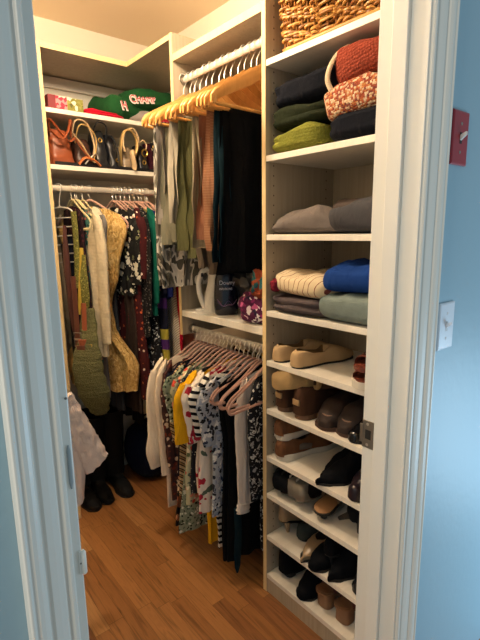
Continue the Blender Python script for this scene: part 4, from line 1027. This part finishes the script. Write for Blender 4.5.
MB().prism([tuple(bpt(k/40, 0, -.008))[:2] for k in range(40)], .004, .010, 'z').build('base', WIKD, bk)

# ================================================================ tower: shoes
TANS = cloth('tan_suede', 'bda079', .08, wr=.2); CHEST = cloth('chestnut_suede', '4c3427', .1, wr=.2); COGN = plain('cognac_leather', '66462f', .5, bump=.1)
WSOLE = plain('off_white_rubber_sole', 'cfc9bd', .6); BSOLE = plain('black_rubber_sole', '111112', .7); BSU = cloth('black_suede', '0d0f14', .1, wr=.2)
DKBR = plain('dark_brown_oiled_leather', '261813', .75, bump=.15); TAUP = plain('taupe_patent', '9a8468', .3, bump=0); PEW = plain('pewter_leather', '77736a', .4, .2)
REDB = plain('red_brown_leather', '6a3325', .45, bump=.15); GFUR = knit('tan_shearling', 'cfae7c', None, 420, .9, var=.15, dist=.008)
loaf = [(0, .052), (.06, .053), (.25, .040), (.42, .036), (.54, .050), (.62, .052), (.75, .044), (.92, .028), (1, .018)]
SA = .9495
make_shoe('loafer', 'tan suede loafer nearest the tower side panel', 'shoe', (1.085, 1.112, SA), -.06, .25, .040, loaf, WR_, (.02, .56), up=TANS, so=BSOLE, lining=cloth('tan_lining', '7c6242'))
make_shoe('loafer', 'tan suede loafer standing right of its pair', 'shoe', (1.078, 1.018, SA), -.10, .25, .040, loaf, WR_, (.02, .56), up=TANS, so=BSOLE, lining=cloth('tan_lining', '7c6242'))
def sandal(label, loc, rz, strapmat, solemat, L=.24, W=.042, th=.022, straps=((.22, .052), (.62, .045), (.78, .04)), rot=None, heelh=0, flat=True, cat='sandal', name='sandal', insole=None, hk=None, he=None, sw=.016):
    t = thing(name, label, cat, loc, rz, rot=rot)
    sole(L, W, WR_, th, heelh, flat=flat if not heelh else False, lift=th).build('sole', solemat, t)
    def bz(s): u = min(1, s/.65); return th+heelh*(1-u*u*(3-2*u))
    rings = []
    for i in range(17):
        s = .5-.5*math.cos(PI*i/16); q = min(s, 1-s)/.10; hw = W*interp(WR_, s)*.95*max(.12, math.sqrt(max(0, 1-(1-min(1, q))**2)))
        x_ = -.010+(L+.018)*s
        rings.append([(x_, -hw, bz(s)+.003), (x_, -hw, bz(s)), (x_, hw, bz(s)), (x_, hw, bz(s)+.003)])
    MB().loft(rings).build('insole', insole or strapmat, t)
    for s, h in straps:
        hw = W*interp(WR_, s)
        MB().tube([(L*s+.006*math.sin(a), -hw*math.cos(a), bz(s)+h*abs(math.sin(a))**.8) for a in [PI*k/14 for k in range(15)]], 1, 8, flat=(sw, .0028, (1, 0, 0))).build('strap', strapmat, t)
    if heelh:
        k = hk or (.05, .05, .03, .03); heel_block(k[0], k[1], k[2], k[3], heelh+th*.3).build('heel', he or solemat, t)
    return t
sandal('red brown strappy sandal with pale sole, lower of the two by the door jamb', (1.30, .775, SA), PI+.12, REDB, WSOLE, .24, .045, .022, ((.70, .040), (.86, .030)))
sandal('red brown leather sandal stacked on the pale soled one', (1.31, .765, SA+.050), PI+.05, REDB, REDB, .24, .042, .012, ((.70, .035), (.86, .030)))
SB = .7675
def ankle(label, loc, rz, mat, H=.095, L=.26, solem=None, lab=None, open_=True):
    t = make_shoe('ankle_boot', label, 'boot', loc, rz, L, .046, [(0, H), (.1, H), (.32, H*.9), (.45, .072), (.6, .060), (.8, .046), (1, .026)], WR_, (.03, .40) if open_ else None, up=mat, so=solem or COGN, th=.018, flat=True)
    if lab: MB().box(-.0225, -.0150, -.015, .015, .052, .072).build('heel_label', lab, t, False, .001, label='small pale heel label')
    return t
TAB = plain('heel_tab_tan', 'a98a62', .6)
ankle('chestnut suede boot with pale heel label, next to the tower side panel', (1.095, 1.100, SB), -.04, CHEST, lab=TAB)
ankle('chestnut suede boot with pale heel label, right of its pair', (1.090, 1.010, SB), -.06, CHEST, lab=TAB)
fz = thing('slipper', 'fluffy tan shearling slipper lying on top of the chestnut boots', 'slipper', (1.105, 1.062, SB+.108), -.5, rot=(.0, -.10, -.45)); fz.scale = (.95, .95, 1.05)
MB().loft(shoe_rings(.20, .062, [(0, .045), (.2, .062), (.5, .068), (.8, .055), (1, .03)], [(0, .7), (.2, .9), (.5, 1), (.8, .85), (1, .45)], None)).xf(Matrix.Translation((-.055, 0, 0))).build('slipper_fleece', GFUR, fz)
fz2 = thing('slipper', 'brown suede slipper with furry edge behind the fluffy tan one', 'slipper', (1.20, .955, SB+.108), -.4)
MB().loft(shoe_rings(.16, .040, [(0, .03), (.3, .04), (.7, .042), (1, .02)], WR_, None)).xf(Matrix.Translation((-.06, 0, 0))).build('slipper_upper', CHEST, fz2)
MB().tube([(-.072, .030*math.cos(a), .022+.020*math.sin(a)) for a in [2*PI*k/16 for k in range(16)]], .009, 8, closed=True).build('fur_edge', GFUR, fz2)
def moc(label, loc, rz):
    t = make_shoe('moccasin', label, 'shoe', loc, rz, .27, .052, [(0, .07), (.3, .06), (.5, .070), (.75, .068), (.92, .046), (1, .026)], [(0, .62), (.2, .72), (.45, .74), (.72, 1), (.9, .86), (1, .5)], (.03, .5), up=DKBR, so=plain('brown_rubber_sole', '4a3023', .7), th=.014, flat=True)
    MB().tube(smooth_path([(.15, -.036, .062), (.20, -.040, .058), (.245, -.028, .050), (.262, 0, .046), (.245, .028, .050), (.20, .040, .058), (.15, .036, .062)], 5), .003, 6).build('toe_seam', COGN, t)
    return t
moc('dark brown moccasin with stitched toe facing out beside the chestnut boots', (1.345, .950, SB), PI+.22)
moc('dark brown moccasin half hidden behind the black pointed shoe', (1.36, .850, SB), PI+.1)
make_shoe('pump', 'glossy black pointed shoe with its toe over the shelf edge by the strike plate', 'shoe', (1.34, .748, SB), PI-.12, .26, .042, [(0, .09), (.3, .08), (.5, .065), (.75, .052), (1, .030)], WR_, None, up=plain('black_patent', '0b0b10', .15, 0, .6, bump=0), so=BSOLE, heelh=.02)
SC = .5815
def sneaker(label, loc, rz, up_, rot=None):
    t = make_shoe('sneaker', label, 'shoe', loc, rz, .27, .044, [(0, .055), (.12, .058), (.3, .048), (.5, .060), (.7, .052), (.9, .040), (1, .024)], WR_, (.04, .48), up=up_, so=WSOLE, th=.020, flat=True, rot=rot)
    MB().tube([(.085+.030*math.sin(a)*.3, -.036*math.cos(a)*.98, .022+.040*abs(math.sin(a))**.5) for a in [PI*(.02+.16*k/6) for k in range(7)]], 1, 8, flat=(.030, .0025, (1, 0, 0))).build('grey_side_panel', GRU, t)
    MB().loft([[(x, -hw, z0), (x, -hw, z1), (x, hw, z1), (x, hw, z0)] for x, hw, z0, z1 in [(-.012, .022, .006, .026), (0, .031, .004, .027), (.05, .034, .003, .024), (.10, .031, .002, .018)]]).build('heel_foxing', WSOLE, t)
    return t
GRU = cloth('grey_suede', '6b625a'); BRSU = cloth('brown_suede', '6b4831')
sneaker('brown and grey sneaker with thick white sole, bottom of the stacked pair', (1.085, 1.095, SC), -.12, BRSU)
sneaker('brown and grey sneaker with thick white sole, on top of its pair', (1.090, 1.105, SC+.0755), -.05, BRSU)
bp = [(0, .11), (.22, .105), (.4, .085), (.6, .055), (.8, .036), (1, .016)]
make_shoe('ankle_boot', 'black pointed ankle boot lying with its toe to the left on the fifth shoe shelf', 'boot', (1.30, .820, SC), PI-.30, .25, .042, bp, WP_, None, up=BSU, so=BSOLE, heelh=.03, he=BSOLE)
make_shoe('ankle_boot', 'second black ankle boot behind the pointed one', 'boot', (1.35, .885, SC), PI-.1, .25, .042, bp, WP_, None, up=BSU, so=BSOLE, heelh=.02)
make_shoe('shoe', 'dark plum leather shoe with toe at the shelf edge by the door jamb', 'shoe', (1.345, .752, SC), PI-.05, .27, .044, [(0, .08), (.3, .085), (.55, .085), (.8, .070), (1, .045)], WR_, None, up=plain('plum_black_leather', '1f141f', .3), so=BSOLE)
SD = .4295
# flats standing on their sides
def side_shoe(label, x, y, z, up_, so_, L=.24, W=.036, yawd=-.05, roll_=1.25, name='flat', cat='shoe', h=None):
    return make_shoe(name, label, cat, (x, y, z), 0, L, W, h or [(0, .045), (.2, .035), (.5, .030), (.7, .035), (.9, .025), (1, .014)], WR_, (.04, .66), up=up_, so=so_, th=.008, rot=(roll_, 0, yawd))
side_shoe('black ballet flat tipped on its side against the tower panel', 1.085, 1.128, SD+.056, BSU, BSOLE, roll_=1.50, W=.055)
side_shoe('black ballet flat leaning on its side next to its pair', 1.085, 1.094, SD+.056, BSU, BSOLE, roll_=1.42, W=.055)
side_shoe('pale soled grey flat standing on its side', 1.09, 1.058, SD+.056, PEW, WSOLE, roll_=1.36, W=.056)
side_shoe('pale soled grey flat standing on its side, right of its pair', 1.085, 1.020, SD+.056, PEW, WSOLE, roll_=1.28, W=.056)
make_shoe('flat', 'small grey suede shoe behind the pale soled flats', 'shoe', (1.20, .965, SD), -.1, .20, .038, None, WR_, (.04, .6), up=GRU, so=BSOLE)
def buckle(t, x, z, r_=.012, mat=GOLD):
    MB().tube([(x+.3*r_*math.cos(a), r_*math.cos(a), z+r_*.8*math.sin(a)) for a in [2*PI*k/16 for k in range(16)]], .0028, 8, closed=True).build('buckle', mat, t)
sl_ = sandal('taupe slingback shoe with round gold buckle and caramel insole, heel end facing out', (1.093, .905, SD+.0), .30, TAUP, BSOLE, .23, .047, .007, ((.34, .050), (.55, .050), (.76, .042)), heelh=.035, flat=False, insole=plain('caramel_insole', 'a07a55', .5), hk=(.030, .020, .018, .010), name='slingback_shoe', cat='shoe', sw=.013, rot=(.0, -.30, .22))
MB().tube([(.078+.010*math.sin(a), .013*math.cos(a), .082+.007*math.sin(a)) for a in [2*PI*k/16 for k in range(16)]], .003, 8, closed=True).build('buckle', GOLD, sl_)
make_shoe('pump', 'black slingback with thin heel tipped beside the gold buckled shoe', 'shoe', (1.10, .845, SD+.028), 0, .23, .038, [(0, .06), (.3, .045), (.6, .05), (.85, .040), (1, .02)], WP_, (.04, .55), up=BSU, so=BSOLE, heelh=.055, hk=(.028, .014, .014, .006), rot=(.95, 0, .25))
make_shoe('pump', 'black high heeled shoe at the back right of the buckle shelf', 'shoe', (1.12, .775, SD), -.12, .24, .040, [(0, .07), (.3, .05), (.6, .06), (.85, .045), (1, .02)], WP_, (.04, .5), up=BSU, so=BSOLE, heelh=.05, hk=(.04, .03, .022, .018))
sandal('brown leather sole of a sandal just showing at the door jamb on the buckle shelf', (1.09, .720, SD), .0, COGN, COGN, .23, .034, .014, ((.3, .05), (.7, .04)))
SE = .2515
make_shoe('pump', 'taupe kitten heel pump standing heel out against the tower panel', 'shoe', (1.112, 1.110, SE), -.05, .235, .037, [(0, .062), (.2, .050), (.5, .030), (.62, .035), (.8, .032), (1, .014)], WP_, (.03, .62), up=TAUP, so=BSOLE, heelh=.060, hk=(.034, .012, .015, .005, .008), he=TAUP)
make_shoe('pump', 'taupe pointed pump with toe at the shelf edge', 'shoe', (1.30, .985, SE), PI+.10, .24, .039, [(0, .055), (.2, .045), (.5, .030), (.62, .036), (.8, .032), (1, .012)], WP_, (.03, .62), up=TAUP, so=BSOLE, heelh=.045, hk=(.034, .012, .015, .005))
make_shoe('flat', 'dark green grey flat behind the taupe pumps', 'shoe', (1.15, 1.05, SE), -.3, .22, .038, None, WR_, (.04, .6), up=cloth('green_grey_suede', '3c423f'), so=BSOLE)
make_shoe('shoe', 'black suede round toe shoe beside the taupe pump', 'shoe', (1.30, .915, SE), PI+.02, .24, .042, [(0, .08), (.3, .06), (.55, .05), (.8, .045), (1, .028)], WR_, (.04, .5), up=BSU, so=BSOLE, heelh=.02)
make_shoe('ankle_boot', 'tall black heeled boot toe down on the sixth shoe shelf', 'boot', (1.30, .825, SE), PI-.06, .235, .042, [(0, .10), (.3, .10), (.5, .08), (.8, .045), (1, .018)], WP_, None, up=BSU, so=BSOLE, heelh=.045, hk=(.03, .02, .018, .010))
make_shoe('ankle_boot', 'black leather shoe at the door jamb on the sixth shoe shelf', 'shoe', (1.35, .745, SE), PI, .26, .044, [(0, .09), (.3, .09), (.5, .07), (.8, .050), (1, .030)], WR_, None, up=BLACK, so=BSOLE, heelh=.02)
make_shoe('pump', 'black thin heeled shoe between the round toe shoe and the boot', 'shoe', (1.10, .875, SE), .04, .23, .036, [(0, .055), (.2, .045), (.5, .03), (.7, .04), (1, .014)], WP_, (.03, .62), up=BSU, so=BSOLE, heelh=.06, hk=(.03, .012, .012, .006))
SF = .0815
make_shoe('ankle_boot', 'black suede ankle boot heel out against the tower panel on the bottom shelf', 'boot', (1.105, 1.095, SF), -.05, .25, .043, [(0, .11), (.25, .11), (.4, .085), (.6, .060), (.8, .046), (1, .024)], WR_, None, up=BSU, so=BSOLE, heelh=.02)
make_shoe('shoe', 'black suede slip on shoe with toe facing out on the bottom shelf', 'shoe', (1.315, 1.000, SF), PI+.10, .24, .044, [(0, .075), (.3, .075), (.45, .065), (.65, .065), (.85, .045), (1, .028)], WR_, (.04, .35), up=BSU, so=BSOLE)
PNK = plain('dusty_pink_strap', '74443a', .55); TNB = plain('tan_block_heel', '8a6548', .55)
def block(label, x, y, rz):
    t = sandal(label, (x, y, SF), rz, PNK, TNB, .225, .040, .008, ((.20, .038), (.62, .045), (.80, .035)), heelh=.060, flat=False, insole=TNB, hk=(.058, .056, .030, .029), he=TNB, name='block_heel_sandal', sw=.014)
    return t
block('tan block heel sandal with dusty pink straps, the one nearer the black shoes', 1.098, .905, -.05)
block('tan block heel sandal with dusty pink straps, right of its pair', 1.095, .820, -.02)
sandal('tan sandal with thick sole at the door jamb on the bottom shelf', (1.10, .735, SF), 0, PNK, TNB, .23, .040, .025, ((.25, .05), (.7, .04)))
